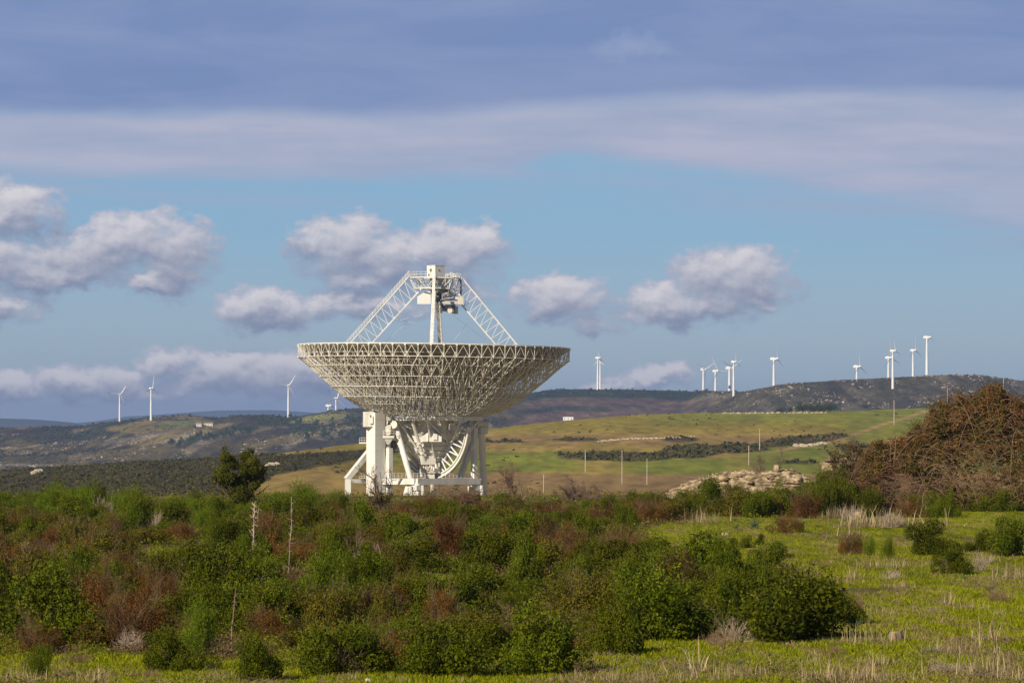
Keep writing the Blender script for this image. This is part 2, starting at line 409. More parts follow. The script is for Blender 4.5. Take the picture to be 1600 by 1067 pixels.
# cumulus as soft unions of ellipses, built once as a group-like function of an offset
CUM = [  # cx, cy, rx, ry, strength
 (30, 340, 62, 40, 1.1), (-10, 410, 100, 46, 1.1), (50, 425, 80, 34, 1), (5, 478, 66, 30, .95),
 (150, 405, 85, 46, 1), (200, 385, 75, 46, 1.05), (268, 400, 62, 54, 1.1), (120, 430, 60, 26, 1), (235, 440, 70, 24, 1),
 (410, 487, 68, 34, 1), (440, 480, 45, 26, .9),
 (545, 392, 66, 48, 1.1), (500, 378, 40, 30, .8), (600, 410, 70, 44, 1.05), (560, 440, 60, 22, .9), (710, 405, 70, 46, 1.1), (745, 385, 38, 36, 1.05), (670, 400, 45, 26, 1),
 (570, 476, 110, 26, .8), (720, 462, 70, 26, .7),
 (880, 470, 66, 38, 1.05), (915, 500, 50, 26, .7), (1050, 475, 68, 34, 1), (1020, 498, 60, 20, .6), (1140, 445, 78, 48, 1.15), (1165, 440, 60, 40, 1), (1190, 480, 50, 22, .8), (1110, 480, 55, 22, .9),

 (1030, 590, 55, 18, .75), (1055, 582, 24, 15, .6), (945, 600, 50, 14, .5),
 (265, 575, 60, 30, .75), (370, 588, 84, 34, 1.0), (362, 574, 42, 26, .9), (455, 590, 84, 38, 1.05), (490, 583, 54, 34, .9), (150, 602, 96, 30, .95), (115, 592, 40, 20, .8), (20, 606, 66, 24, .9), (300, 605, 70, 22, .8), (240, 615, 80, 18, .7), (540, 610, 60, 24, .8), (600, 615, 90, 24, .8)]
wu = m('MULTIPLY', nz(U, V, 55, 40, 6, .62, 1.3), 105.0); wv = m('MULTIPLY', nz(U, V, 55, 40, 6, .62, 7.7), 62.0)
cbp = N('ShaderNodeCombineXYZ'); lk(m('ADD', U, wu), cbp.inputs[0]); lk(m('ADD', V, wv), cbp.inputs[1]); cbp.inputs[2].default_value = 1.0
def density(du, dv):
    """soft union of the ellipses, shifted by (du, dv): two vector nodes each"""
    d = None
    for cx, cyy, rx, ry, s in CUM:
        k = 1+max(0, s-1); q = math.sqrt(max(0, 1-s)); rx = rx*k*1.07; ry = ry*k*1.08
        a = N('ShaderNodeVectorMath', operation='MULTIPLY'); T.links.new(cbp.outputs[0], a.inputs[0]); a.inputs[1].default_value = (1/rx, 1/ry, 1)
        b = N('ShaderNodeVectorMath', operation='SUBTRACT'); T.links.new(a.outputs[0], b.inputs[0]); b.inputs[1].default_value = ((cx-du)/rx, (cyy-dv)/ry, 1-q)
        e = N('ShaderNodeVectorMath', operation='DOT_PRODUCT'); T.links.new(b.outputs[0], e.inputs[0]); T.links.new(b.outputs[0], e.inputs[1])
        if d is None: d = e.outputs['Value']
        else:
            n = N('ShaderNodeMath', operation='SMOOTH_MIN'); lk(d, n.inputs[0]); lk(e.outputs['Value'], n.inputs[1]); n.inputs[2].default_value = .45; d = n.outputs[0]
    return m('SUBTRACT', 1.0, d)
D0 = m('MAXIMUM', density(0.0, 0.0), -2.0); DL = m('MAXIMUM', density(-4.0, -19.0), -2.0)
edge = nz(U, V, 60, 40, 8, .58, 3.1); edL = nz(m('ADD', U, -5.0), m('ADD', V, -9.0), 60, 40, 5, .5, 3.1)
fine = nz(U, V, 20, 15, 6, .6, 14.0)
dens = m('ADD', D0, m('MULTIPLY_ADD', edge, 2.3, m('MULTIPLY', fine, .9)))
alpha = mr(dens, -.5, mr(DL, -.6, .6, .1, .9))
lit = m('ADD', m('SUBTRACT', D0, DL), m('MULTIPLY', m('SUBTRACT', edge, edL), 1.5))
lit = mr(lit, -.6, 1.0)
cum = mixs(lit, sc((129, 137, 164)), sc((228, 222, 224)))
cum = mixs(mr(dens, -.1, .6, .4, 1.0), sc((160, 168, 192)), cum)
# low blue-grey cloud bank along the horizon on the left
bank = m('ADD', V, m('MULTIPLY', nz(U, V, 130, 40, 5, .6, 5.5), 60.0))
bk = m('MULTIPLY', mr(bank, 585, 615), mr(U, 700, 520)); 
# high veil: lighter band between two wavy edges, slate sheet above it
up = m('ADD', m('MULTIPLY_ADD', nz(U, V, 420, 150, 5, .55, 2.2), 46.0, V), mr(U, 600, 1150, -12.0, 16.0))
lowr = m('ADD', m('MULTIPLY_ADD', nz(U, V, 300, 60, 5, .55, 4.2), 40.0, V), m('ADD', mr(U, 780, 900, 0.0, 34.0), mr(U, 900, 1650, 6.0, -118.0, False)))
streak = nz(U, V, 420, 26, 5, .6, 8.8)
veil = m('MULTIPLY', mr(up, 150, 186), mr(lowr, 292, 256))
veil2 = m('MULTIPLY', mr(lowr, 372, 280), mr(m('ADD', streak, .06), -.12, .18, .05, .8))
slate = mixs(mr(nz(U, V, 500, 90, 6, .6, 6.1, .4), -.2, .2), sc((119, 142, 186)), sc((138, 154, 193)))
vcol = mixs(mr(m('ADD', nz(U, V, 380, 70, 5, .6, 11.0), m('MULTIPLY', streak, .4)), -.22, .25), sc((160, 171, 198)), sc((184, 186, 206)))
col = mixs(veil2, col, sc((160, 174, 200)))
col = mixs(mr(up, 200, 150), col, slate)
col = mixs(m('MULTIPLY', veil, mr(V, 230, 330, .95, .75)), col, vcol)
wa = m('MULTIPLY_ADD', m('ADD', U, wu), 1/80, -990/80); wb = m('MULTIPLY_ADD', m('ADD', V, wv), 1/30, -78/30)
wd = m('SUBTRACT', 1.0, m('ADD', m('MULTIPLY', wa, wa), m('MULTIPLY', wb, wb)))
col = mixs(mr(m('ADD', wd, m('MULTIPLY', edge, 1.2)), -.1, 1.2, 0.0, .42), col, sc((170, 180, 208)))
col = mixs(m('MULTIPLY', bk, .75), col, sc((152, 163, 192)))
col = mixs(m('MULTIPLY', alpha, .93), col, cum)
col = mixs(mr(EL, .16, .35), col, mixs(.86, sky.outputs[0], sc((70, 82, 106))))   # overhead, out of view: sky darkened with a slate tone to weaken fill light
col = mixs(mr(EL, -.012, -.03), col, sc((58, 54, 34)))       # beyond the land sheets: more land
bg = N('ShaderNodeBackground'); bg.inputs[1].default_value = SKY_STR; T.links.new(col, bg.inputs[0])
wo = N('ShaderNodeOutputWorld'); T.links.new(bg.outputs[0], wo.inputs[0])
w.cycles.sampling_method = 'MANUAL'; w.cycles.sample_map_resolution = 1024

# air: one closed box round camera and scene
HAZE_D = 4.6e-5
hb = MB(); x0, x1, y0, y1, z0, z1 = -9000, 9000, -120, 26500, -175, 260
hb.box(((x0+x1)/2, (y0+y1)/2, (z0+z1)/2), (x1-x0, y1-y0, z1-z0))
hm = bpy.data.materials.new('haze'); t = nt(hm); o_ = t.nodes.new('ShaderNodeOutputMaterial'); pv = t.nodes.new('ShaderNodeVolumePrincipled')
pv.inputs['Color'].default_value = (.38, .56, .98, 1); pv.inputs['Density'].default_value = HAZE_D; pv.inputs['Anisotropy'].default_value = .1
t.links.new(pv.outputs[0], o_.inputs['Volume'])
hz = hb.build('haze', hm); tag(hz, kind='stuff')
hm.cycles.homogeneous_volume = True if hasattr(hm.cycles, 'homogeneous_volume') else None
# ------------------------------------------------------------------ radio telescope
D0Y = 906.0; X0 = (678-800)/F*D0Y; Z0 = float(height(X0, D0Y))
def TP(px, py, ly=0.0):
    """local telescope coordinates of photo point (px,py) at depth ly from its centre"""
    y = D0Y+ly; return Vector(((px-800)/F*y-X0, ly, (HOR-py)/F*y-Z0))
steel = mat_plain('white_painted_steel', (.74, .74, .71), (.58, .56, .49), .5, .45, stretch=(1, 1, .3), lo=.42, hi=.72)
steel_b = mat_plain('cream_painted_steel', (.74, .71, .63), (.60, .56, .47), .3, .5)
panel_m = mat_plain('shade_darkened_reflector_panel', (.22, .20, .14), (.17, .15, .10), .5, .6)  # white-grey panels, with the shade under the dish put into their colour
dark_m = mat_plain('dark_machinery', (.09, .09, .09), (.16, .15, .13), 1.0, .6)
grey_m = mat_plain('grey_machinery', (.42, .41, .38), (.30, .29, .26), .8, .5)
clad_m = mat_plain('tower_cladding', (.76, .745, .70), (.56, .52, .44), .6, .55, stretch=(1, 1, .12), lo=.45, hi=.78)
conc_m = mat_plain('pale_concrete', (.55, .52, .46), (.42, .39, .33), .3, .9)
tel = empty('radio_telescope', (X0, D0Y, Z0))
tag(tel, 'huge white steel radio telescope with an upturned lattice dish standing behind the scrub', 'radio telescope')
# --- dish -----------------------------------------------------------------
RIM = TP(678, 542)
DT = Matrix.Translation(RIM) @ Matrix.Rotation(math.radians(.85), 4, 'Y')   # slight lean to the right
def dv(r, a, z): return DT @ Vector((r*math.cos(a), r*math.sin(a), z))
def surf(r): return -12.2*(1-(r/32.0)**2)
def keel(r): return float(np.interp(r, [9.5, 12.5, 15.6, 18.5, 21, 24, 27, 29.5, 32], [-16.2, -16.1, -15.2, -13.7, -12.2, -9.7, -7.2, -4.9, -2.9]))
nr, na = 26, 192
v = []; rs_ = np.linspace(0, 32, nr)
for th in (0.0, -.22):                                   # the skin has a real thickness
    for r in rs_:
        for k in range(na):
            a = 2*math.pi*k/na; v.append(dv(max(r, .02), a, surf(r)+th))
f = []
for s in (0, 1):
    o = s*nr*na
    for i in range(nr-1):
        for k in range(na):
            q = (o+i*na+k, o+(i+1)*na+k, o+(i+1)*na+(k+1) % na, o+i*na+(k+1) % na)
            f.append(q if s == 0 else q[::-1])
for k in range(na): f.append(((nr-1)*na+k, nr*na+(nr-1)*na+k, nr*na+(nr-1)*na+(k+1) % na, (nr-1)*na+(k+1) % na))
dish = mesh_np('dish', np.array([tuple(p) for p in v]), np.array(f), None, panel_m, tel, smooth=True)
TR = [9.5, 12.5, 15.6, 18.5, 21.2, 24, 26.8, 29.5, 32]
TOPR = [10.5, 13.6, 16.6, 19.4, 22.1, 24.9, 27.5, 29.9, 32]
NT = 68
def nn(i): return NT if i >= 2 else NT//2
def ph(i): return .5*(i % 2) if i >= 2 else .25+.25*i
def radial(name, chord, mat):
    b = MB(); L = lambda r, z: Vector((r, 0, z))
    for i in range(len(TR)):
        if not chord and i < 3: continue
        if chord == (i % 2 == 0) or i == 8:
            b.bar(L(TR[i], keel(TR[i])), L(TOPR[i], surf(TOPR[i])-.35), .085, 4)
            b.box(L(TOPR[i], surf(TOPR[i])-.3), (.42, .42, .34))
        if i < len(TR)-1:
            if chord: b.bar(L(TR[i], keel(TR[i])), L(TR[i+1], keel(TR[i+1])), .1, 4)
            b.bar(L(TOPR[i], surf(TOPR[i])-.35), L(TOPR[i+1], surf(TOPR[i+1])-.35), .06, 4)
            if chord: b.bar(L(TR[i+1], keel(TR[i+1])), L(TOPR[i], surf(TOPR[i])-.35), .07, 4)
    b.box(L(32.0, -.2), (.5, .35, .5))
    return b.build(name, mat, dish)
lat_m = mat_plain('lattice_paint', (.76, .74, .68), (.68, .65, .56), .4, .5)
tr0 = radial('radial_truss', True, lat_m); tr1 = radial('radial_truss', False, lat_m)
for k in range(NT):
    o = (tr0 if k % 2 == 0 else tr1)
    if k > 1: o = o.copy(); COL.objects.link(o)
    o.matrix_basis = DT @ Matrix.Rotation(2*math.pi*k/NT, 4, 'Z')
def ringpts(r, z, n, ph=0.5): return [dv(r, 2*math.pi*(k+ph)/n, z) for k in range(n)]
for i, r in enumerate(TR):                                # hoops
    b = MB(); n = nn(i); p = ringpts(r, keel(r), n, ph(i))
    for k in range(n): b.bar(p[k], p[(k+1) % n], (.09, .07, .08, .065, .065, .09, .07, .085, .09)[i], 4); b.ball(p[k], .19, 5, 3)
    b.build('hoop', lat_m, dish)
b = MB()                                                  # triangles lying in the outer face and up to the skin
for i in range(len(TR)-1):
    n = nn(i); lo_ = ringpts(TR[i], keel(TR[i]), n, ph(i)); tp = ringpts(TOPR[i], surf(TOPR[i])-.35, n, ph(i)+.5)
    if nn(i+1) == n: hi = ringpts(TR[i+1], keel(TR[i+1]), n, ph(i)+.5)
    else: hi = ringpts(TR[i+1], keel(TR[i+1]), n, ph(i)+.5)
    for k in range(n):
        km = (k-1) % n
        b.bar(lo_[k], hi[k], .08, 4); b.bar(lo_[k], hi[km], .08, 4)
        b.bar(lo_[k], tp[k], .055, 4); b.bar(lo_[k], tp[km], .055, 4)
        b.bar(tp[k], tp[(k+1) % n], .05, 4)
rb = ringpts(32, keel(32), NT, ph(8)); rt_ = ringpts(32, -.35, NT, ph(8)+.5)
for k in range(NT): b.bar(rb[k], rt_[k], .065, 4); b.bar(rb[k], rt_[k-1], .065, 4)
b.build('diagonal_bracing', lat_m, dish)
b = MB(); p = ringpts(32.06, .0, 96)
for k in range(96): b.beam(p[k], p[(k+1) % 96], .22, .26)
b.build('rim_band', steel, dish)
# --- subreflector legs (quadrupod) ------------------------------------------
def DL_(r, a, z): return dv(r, a, z)
def quad_leg(name, az, walkway):
    b = MB(); ca, sa = math.cos(az), math.sin(az)
    def P(r, z, s): return DT @ Vector((r*ca-s*sa, r*sa+s*ca, z))
    o0, o1 = (24.6, -5.1), (5.9, 16.9); i0, i1 = (21.3, -6.9), (2.9, 14.0)
    hw = .3; n = 14
    for s in (-hw, hw):
        b.beam(P(*o0, s), P(*o1, s), .3, .3); b.beam(P(*i0, s), P(*i1, s), .3, .3)
        for k in range(n):
            t0, t1 = k/n, (k+1)/n
            A = P(o0[0]+(o1[0]-o0[0])*t0, o0[1]+(o1[1]-o0[1])*t0, s); B = P(i0[0]+(i1[0]-i0[0])*t0, i0[1]+(i1[1]-i0[1])*t0, s)
            A2 = P(o0[0]+(o1[0]-o0[0])*t1, o0[1]+(o1[1]-o0[1])*t1, s)
            b.bar(A, B, .075, 4); b.bar(B, A2, .075, 4)
    for k in range(n+1):
        t = k/n
        for q0, q1 in ((o0, o1), (i0, i1)):
            b.bar(P(q0[0]+(q1[0]-q0[0])*t, q0[1]+(q1[1]-q0[1])*t, -hw), P(q0[0]+(q1[0]-q0[0])*t, q0[1]+(q1[1]-q0[1])*t, hw), .07, 4)
    leg = b.build(name, steel, tel)
    if walkway:                                            # stair with handrails up the outer chord
        b = MB()
        for s in (-.55, .55):
            for dz in (.55, 1.05): b.bar(P(o0[0]+.5, o0[1]+dz, s), P(o1[0]+.1, o1[1]+dz, s), .06, 4)
        for k in range(60):
            t = k/59; r = o0[0]+(o1[0]-o0[0])*t; z = o0[1]+(o1[1]-o0[1])*t
            b.box(P(r+.1, z+.35, 0), (.22, .9, .05)) if k % 2 else b.bar(P(r+.15, z+.2, -.55), P(r+.15, z+1.35, -.55), .05, 4)
        b.build('stair', steel, leg)
    return leg
quad_leg('subreflector_leg', math.pi*1.005, True); quad_leg('subreflector_leg', 0.0, False)
def mast_leg(a0, w, mat):
    b = MB(); ca, sa = math.cos(a0), math.sin(a0)
    for q0, q1 in (((24.6, -5.1), (5.9, 16.9)), ((21.3, -6.9), (2.9, 14.0))):
        for s in (-w, w):
            b.beam(DT @ Vector((q0[0]*ca-s*sa, q0[0]*sa+s*ca, q0[1])), DT @ Vector((q1[0]*ca-s*sa, q1[0]*sa+s*ca, q1[1])), .32, .32)
    for k in range(24):
        t = k/23
        A = [DT @ Vector(((q0[0]+(q1[0]-q0[0])*t)*ca-s*sa, (q0[0]+(q1[0]-q0[0])*t)*sa+s*ca, q0[1]+(q1[1]-q0[1])*t)) for q0, q1, s in
             (((24.6, -5.1), (5.9, 16.9), -w), ((24.6, -5.1), (5.9, 16.9), w), ((21.3, -6.9), (2.9, 14.0), -w), ((21.3, -6.9), (2.9, 14.0), w))]
        b.bar(A[0], A[1], .1, 4); b.bar(A[2], A[3], .1, 4); b.bar(A[0], A[2], .09, 4)
    return b.build('subreflector_leg', mat, tel)
mast_leg(-math.pi/2-.012, .17, steel); mast_leg(math.pi/2-.075, .17, steel)
# --- focus structure on top ---------------------------------------------------
def oct_ring(r, z, n=8, ph=.0): return [DT @ Vector((r*math.cos(2*math.pi*(k+ph)/n), r*math.sin(2*math.pi*(k+ph)/n), z)) for k in range(n)]
ft = MB(); zt, zb = 16.2, 13.7
for r0, r1 in ((6.0, 4.9), (3.6, 3.4)):
    A = oct_ring(r0, zt); B = oct_ring(r1, zb)
    for k in range(8):
        k2 = (k+1) % 8
        ft.beam(A[k], A[k2], .24, .24); ft.beam(B[k], B[k2], .24, .24); ft.bar(A[k], B[k], .1, 4)
        ft.bar(A[k], (B[k]+B[k2])/2, .08, 4); ft.bar(A[k2], (B[k]+B[k2])/2, .08, 4)
A = oct_ring(6.0, zt); B = oct_ring(3.6, zt); A2 = oct_ring(4.9, zb); B2 = oct_ring(3.4, zb)
for k in range(8): ft.beam(A[k], B[k], .2, .2); ft.beam(A2[k], B2[k], .2, .2); ft.bar(A[k], B2[k], .08, 4)
top = ft.build('focus_frame', steel, tel)
b = MB()                                                   # deck and guard rail round the frame
A = oct_ring(6.05, zt+.16); Bm = oct_ring(3.2, zt+.16)
for k in range(8):
    if k in (2, 6): continue
    k2 = (k+1) % 8
    for h in (.55, 1.15):
        up = Vector((0, 0, h)); b.bar(A[k]+up, A[k2]+up, .05, 4)
    for j in range(4):
        q = A[k]+(A[k2]-A[k])*(j/4); b.bar(q, q+Vector((0, 0, 1.15)), .05, 4)
b.build('guard_rail', steel, top)
b = MB(); c = DT @ Vector((.2, 0, 17.65)); b.box(c, (3.0, 3.05, 2.9), math.radians(42)); b.box(c+Vector((0, 0, 1.5)), (3.1, 3.15, .12), math.radians(42))
cabin = b.build('focus_cabin', clad_m, tel)
b = MB(); nl = Matrix.Rotation(math.radians(42), 3, 'Z')
fc = lambda s, x, z: c+nl @ (Vector((-1.52, x, z)) if s == 0 else Vector((x, -1.545, z)))
for s_, x_, z_, q_ in ((0, .1, .35, (.08, .7, .7)), (0, .75, -.65, (.08, .45, .5)), (1, -.35, .35, (.25, .1, .4))):
    b = MB(); b.box(fc(s_, x_, z_), q_, math.radians(42)); b.build('hatch', dark_m, cabin)
# dark drive housing under the cabin
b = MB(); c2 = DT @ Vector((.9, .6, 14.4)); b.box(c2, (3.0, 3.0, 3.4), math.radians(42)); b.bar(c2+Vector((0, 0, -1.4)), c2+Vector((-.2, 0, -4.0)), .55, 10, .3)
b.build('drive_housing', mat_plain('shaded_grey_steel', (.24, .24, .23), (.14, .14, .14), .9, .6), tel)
b = MB()                                                   # subreflector shroud: white sloping box on the left
y_ = -1.2; pts = [(652, 475), (673, 475), (673, 455), (664, 456), (652, 463.5)]
def sh(dy): return [TP(px, py, dy) for px, py in pts]
a_, b_ = sh(-2.2), sh(1.4); n = len(pts); b.add(a_+b_, [tuple(range(n)), tuple(range(2*n-1, n-1, -1))]+[((i+1) % n, i, n+i, n+(i+1) % n) for i in range(n)])
b.build('subreflector_shroud', clad_m, tel)
b = MB()
for k, (px, py, w, h, ly) in enumerate([(705, 473.5, 38, 3.6, -1.8), (719.5, 470, 7.6, 12, -1.6), (697, 463, 9, 8, -1.2), (703, 460, 5, 9, -.2), (707, 468, 20, 2.2, .6), (712, 466, 5, 4, -.8), (690, 479, 3.2, 9, -1.2),
                                        (695, 482, 7, 9, -.6), (712.5, 484.5, 5, 12, -1), (702, 478.5, 18, 2.0, -1.4), (704, 484, 12, 8, .4), (709, 461, 9, 3, .4)]):
    q = TP(px, py, ly); b.box(q, (w/6.62, 1.7-.12*k, h/6.62), math.radians(8+k*2.1))
q = TP(703, 485.2, -2.2); b.bar(q, q+Vector((.1, 1.2, 0)), .62, 14); q = TP(697, 459, -1.2); b.bar(q+Vector((0, 0, -1.0)), q+Vector((.1, 0, .25)), .75, 12, .5)
rcv = b.build('receiver_unit', steel_b, tel)
b = MB()
for px, py, w, h, ly in [(689.5, 483, 2.4, 12, -2.0), (708.3, 484, 2.8, 11, -1.9), (704, 476.8, 16, 1.6, -2.4), (700, 468.5, 12, 1.8, -1.9), (692, 470, 4, 3, -1.9), (687, 462, 5, 12, 1.2), (696, 480, 4, 3, -2)]:
    b.box(TP(px, py, ly), (w/6.62, .9, h/6.62), .3)
b.bar(TP(720, 437, -.6), TP(720, 462, -.6), .2, 8); b.path([TP(684, 460, 1), TP(686, 468, 1), TP(690, 472, .8)], .14, 6)
for k in range(9): b.bar(TP(683+k*1.2, 436, 2), TP(684+k*1.1, 450+(k % 3), 2), .1, 4)
b.build('cabling', dark_m, rcv)
b = MB()
for a0, a1 in (((712, 452), (722, 466)), ((707, 451), (720, 463)), ((703, 452), (697, 459)), ((715, 455), (708, 462))): b.bar(TP(*a0, -1), TP(*a1, -1.4), .13, 5)
for px, py in ((700, 430), (705, 427), (709, 429), (697, 431), (712, 431)): b.bar(TP(px, 434.5, -2), TP(px, py, -2), .16, 6); b.ball(TP(px, py, -2), .28, 6, 4)
b.bar(TP(699, 429.5, -2), TP(711, 429.5, -2), .1, 4)
b.build('arm_linkage', steel, rcv)
b = MB()                                                   # thin stay cables
for a0, a1 in (((640, 500, 2), (600, 536, 6)), ((660, 492, 1), (625, 500, 4)), ((708, 492, 1), (760, 532, 7)), ((732, 503, 3), (708, 533, 6)), ((648, 505, 2), (618, 498, 2))): b.bar(TP(*a0), TP(*a1), .022, 3)
b.build('stay_cable', steel, tel)
# --- ring beam, cone room, elevation wheel ------------------------------------
b = MB(); zr = TP(0, 654).z; R0 = 11.3
def rp(r, k, z, n=8, ph=.5): t = 2*math.pi*(k+ph)/n+.26; return Vector((r*math.cos(t), r*math.sin(t), z))
for k in range(8):
    b.beam(rp(R0, k, zr), rp(R0, k+1, zr), .9, 1.0); b.beam(rp(R0-.2, k, zr+1.2), rp(R0-.2, k+1, zr+1.2), .4, .4)
    b.bar(rp(R0, k, zr+.5), rp(9.6, k, zr+2.2), .18, 6); b.bar(rp(R0, k, zr), rp(4.2, k, zr-.4), .28, 6)
    b.bar(rp(R0-.2, k, zr+.4), (rp(R0-.2, k, zr+1.2)+rp(R0-.2, k+1, zr+1.2))/2, .12, 4); b.bar(rp(R0-.2, k+1, zr+.4), (rp(R0-.2, k, zr+1.2)+rp(R0-.2, k+1, zr+1.2))/2, .12, 4)
for k in range(32):
    z0_, z1_ = zr+.45, TP(0, 646).z; P0, P1, P2 = rp(R0-.4, k, z0_, 32), rp(10.2, k, z1_, 32), rp(10.2, k+1, z1_, 32); P3 = rp(R0-.4, k+1, z0_, 32)
    b.bar(P0, P1, .09, 4); b.bar(P0, P2, .09, 4); b.beam(P1, P2, .3, .3); b.bar((P0+P1)/2, (P3+P2)/2, .07, 4); b.bar(P1, rp(6.0, k, z1_-1.2, 32), .08, 4)
b.build('ring_beam', steel, tel)
for k in range(8):                                         # conical struts from the ring down to the foot of the mirror room
    b = MB(); b.bar(rp(R0-.6, k, zr-.3), rp(2.2, k+.5, TP(0, 728).z), .24, 8); b.bar(rp(R0-.6, k, zr-.3), rp(5.6, k+1, TP(0, 690).z), .16, 6); b.build('conical_strut', steel, tel)
b = MB()                                                   # octagonal mirror room hanging under the vertex, with ribs
lv = [(648, 7.2), (660, 6.6), (690, 5.6), (700, 5.0), (712, 3.9), (726, 2.6), (740, 1.9)]
cc = TP(673, 700).x
for (pa, ra), (pb, rb_) in zip(lv[:-1], lv[1:]):
    za, zb_ = TP(0, pa).z, TP(0, pb).z; n = 8
    vs = [Vector((cc+rr*math.cos(2*math.pi*(k+.5)/n+.1), rr*math.sin(2*math.pi*(k+.5)/n+.1), z)) for z, rr in ((za, ra), (zb_, rb_)) for k in range(n)]
    b.add(vs, [(k, n+k, n+(k+1) % n, (k+1) % n) for k in range(n)]+[tuple(range(n)), tuple(range(2*n-1, n-1, -1))])
cone = b.build('mirror_room', steel_b, tel)
b = MB()
for py, r in ((690.5, 5.75), (698, 5.3), (706, 4.7), (714, 3.95), (723, 3.1), (733, 2.4)):
    z = TP(0, py).z
    for k in range(8):
        P = [Vector((cc+r*math.cos(2*math.pi*(j+.5)/8+.1), r*math.sin(2*math.pi*(j+.5)/8+.1), z)) for j in (k, k+1)]; b.beam(P[0], P[1], .22, .22)
b.build('rib', steel, cone)
b = MB()                                                   # gabled cabin on the front of the cone
g = [(659, 690), (690, 690), (690, 682), (674.5, 671.5), (659, 682)]
a_, b_ = [TP(px, py, -7.6) for px, py in g], [TP(px, py, -3.6) for px, py in g]; n = 5
b.add(a_+b_, [tuple(range(n)), tuple(range(2*n-1, n-1, -1))]+[((i+1) % n, i, n+i, n+(i+1) % n) for i in range(n)])
b.box(TP(668.5, 683, -7.75), (.22, .3, 1.8)); b.box(TP(680, 682, -7.8), (1.0, .3, 1.5)); gab = b.build('equipment_cabin', clad_m, tel)
b = MB()                                                   # counterweight block and drive boxes at the bottom
b.box(TP(676, 731, -2.2), (2.6, 2.6, 2.4), .4); b.box(TP(666, 738, -1.5), (2.6, 2.2, 1.9), .3); b.box(TP(670, 746, -2.4), (2.4, 2.2, 1.6), .2); b.box(TP(660.5, 735, -2.0), (1.0, 1.4, 1.6), .1); b.box(TP(668, 719, -3.4), (3.4, 2.0, 2.0), .35)
for k in range(7): b.box(TP(662+k*3.2, 728+2*(k % 3), -4.0), (.35, .4, .9), .2*k)
b.build('counterweight', steel_b, tel)
# elevation wheel: its plane turned 48 degrees from the view
WC = TP(676, 662); hdir = Vector((.68, -.733, 0)); RW = 12.9
def wp(r, a, s=0.0): return WC+hdir*(r*math.cos(a))+Vector((0, 0, r*math.sin(a)))+Vector((.733, .68, 0))*s
wb = MB(); n = 56
for i in range(n):
    a0, a1 = -math.pi*(.02+.96*i/n), -math.pi*(.02+.96*(i+1)/n)
    for rr, ww, hh in ((RW, 1.0, .34), (RW-.85, .8, .26)):
        vs = [wp(rr+dr, a, s) for a in (a0, a1) for dr, s in ((-hh/2, -ww/2), (hh/2, -ww/2), (hh/2, ww/2), (-hh/2, ww/2))]
        wb.add(vs, [(0, 1, 5, 4), (1, 2, 6, 5), (2, 3, 7, 6), (3, 0, 4, 7)])
    vs = [wp(rr, a, s) for a in (a0, a1) for rr, s in ((RW-.8, -.08), (RW-.1, -.08), (RW-.1, .08), (RW-.8, .08))]; wb.add(vs, [(0, 1, 5, 4), (1, 2, 6, 5), (2, 3, 7, 6), (3, 0, 4, 7)])
wheel = wb.build('elevation_wheel', steel, tel)
wb = MB()                                                  # gear teeth band on the outer edge
for i in range(150):
    a0 = -math.pi*(.05+.9*i/150); p0 = wp(RW+.2, a0, -.35); p1 = wp(RW+.2, a0, .35); wb.bar(p0, p1, .06, 4)
wb.build('gear_rack', mat_plain('oiled_gear_steel', (.55, .45, .28), (.4, .33, .2), 1, .5), wheel)
for sgn in (1, -1):
    sb = MB()
    top_ = WC+hdir*(sgn*6.4)+Vector((0, 0, .2)); bot = WC+hdir*(sgn*.9)+Vector((0, 0, -RW+1.4))
    sb.bar(top_, bot, .36, 10, .3)
    J = [top_+(bot-top_)*t for t in (.15, .34, .5, .68, .85)]
    aa = [(.12, .26), (.30, .42), (.42, .54), (.60, .70), (.74, .80)]
    for j, pr in zip(J, aa):
        sb.ball(j, .55, 8, 5)
        for q in pr:
            ang = -math.pi*.5*q*1.05; e = wp(RW-.95, ang if sgn > 0 else -math.pi-ang); sb.bar(j, e, .19, 8)
    sb.bar(top_, wp(RW-.5, -.04*math.pi if sgn > 0 else -.96*math.pi), .34, 8)
    sb.build('wheel_spoke_frame', steel, wheel)
# conical support tubes from the bearings and ring beam to the bottom node
for a0, a1, r0, r1 in (((614, 657, -5), (668, 735, -2), .80, .5), ((645, 660, -9.5), (669, 737, -3), .42, .34), ((622, 664, 5), (664, 738, 3), .45, .4), ((648, 663, -6), (612, 663, -5), .4, .4),
                       ((706, 659, 9), (678, 738, 2), .42, .34), ((735, 664, 4), (684, 736, 2), .45, .4), ((636, 690, -3), (655, 681, 0), .5, .4)):
    b = MB(); A = TP(*a0); B = TP(*a1); b.bar(A, B, r0, 12, r1)
    for t in (.42, .62): q = A+(B-A)*t; b.ball(q, r0*1.3, 8, 5)
    b.build('support_tube', steel_b if r0 > .7 else steel, tel)
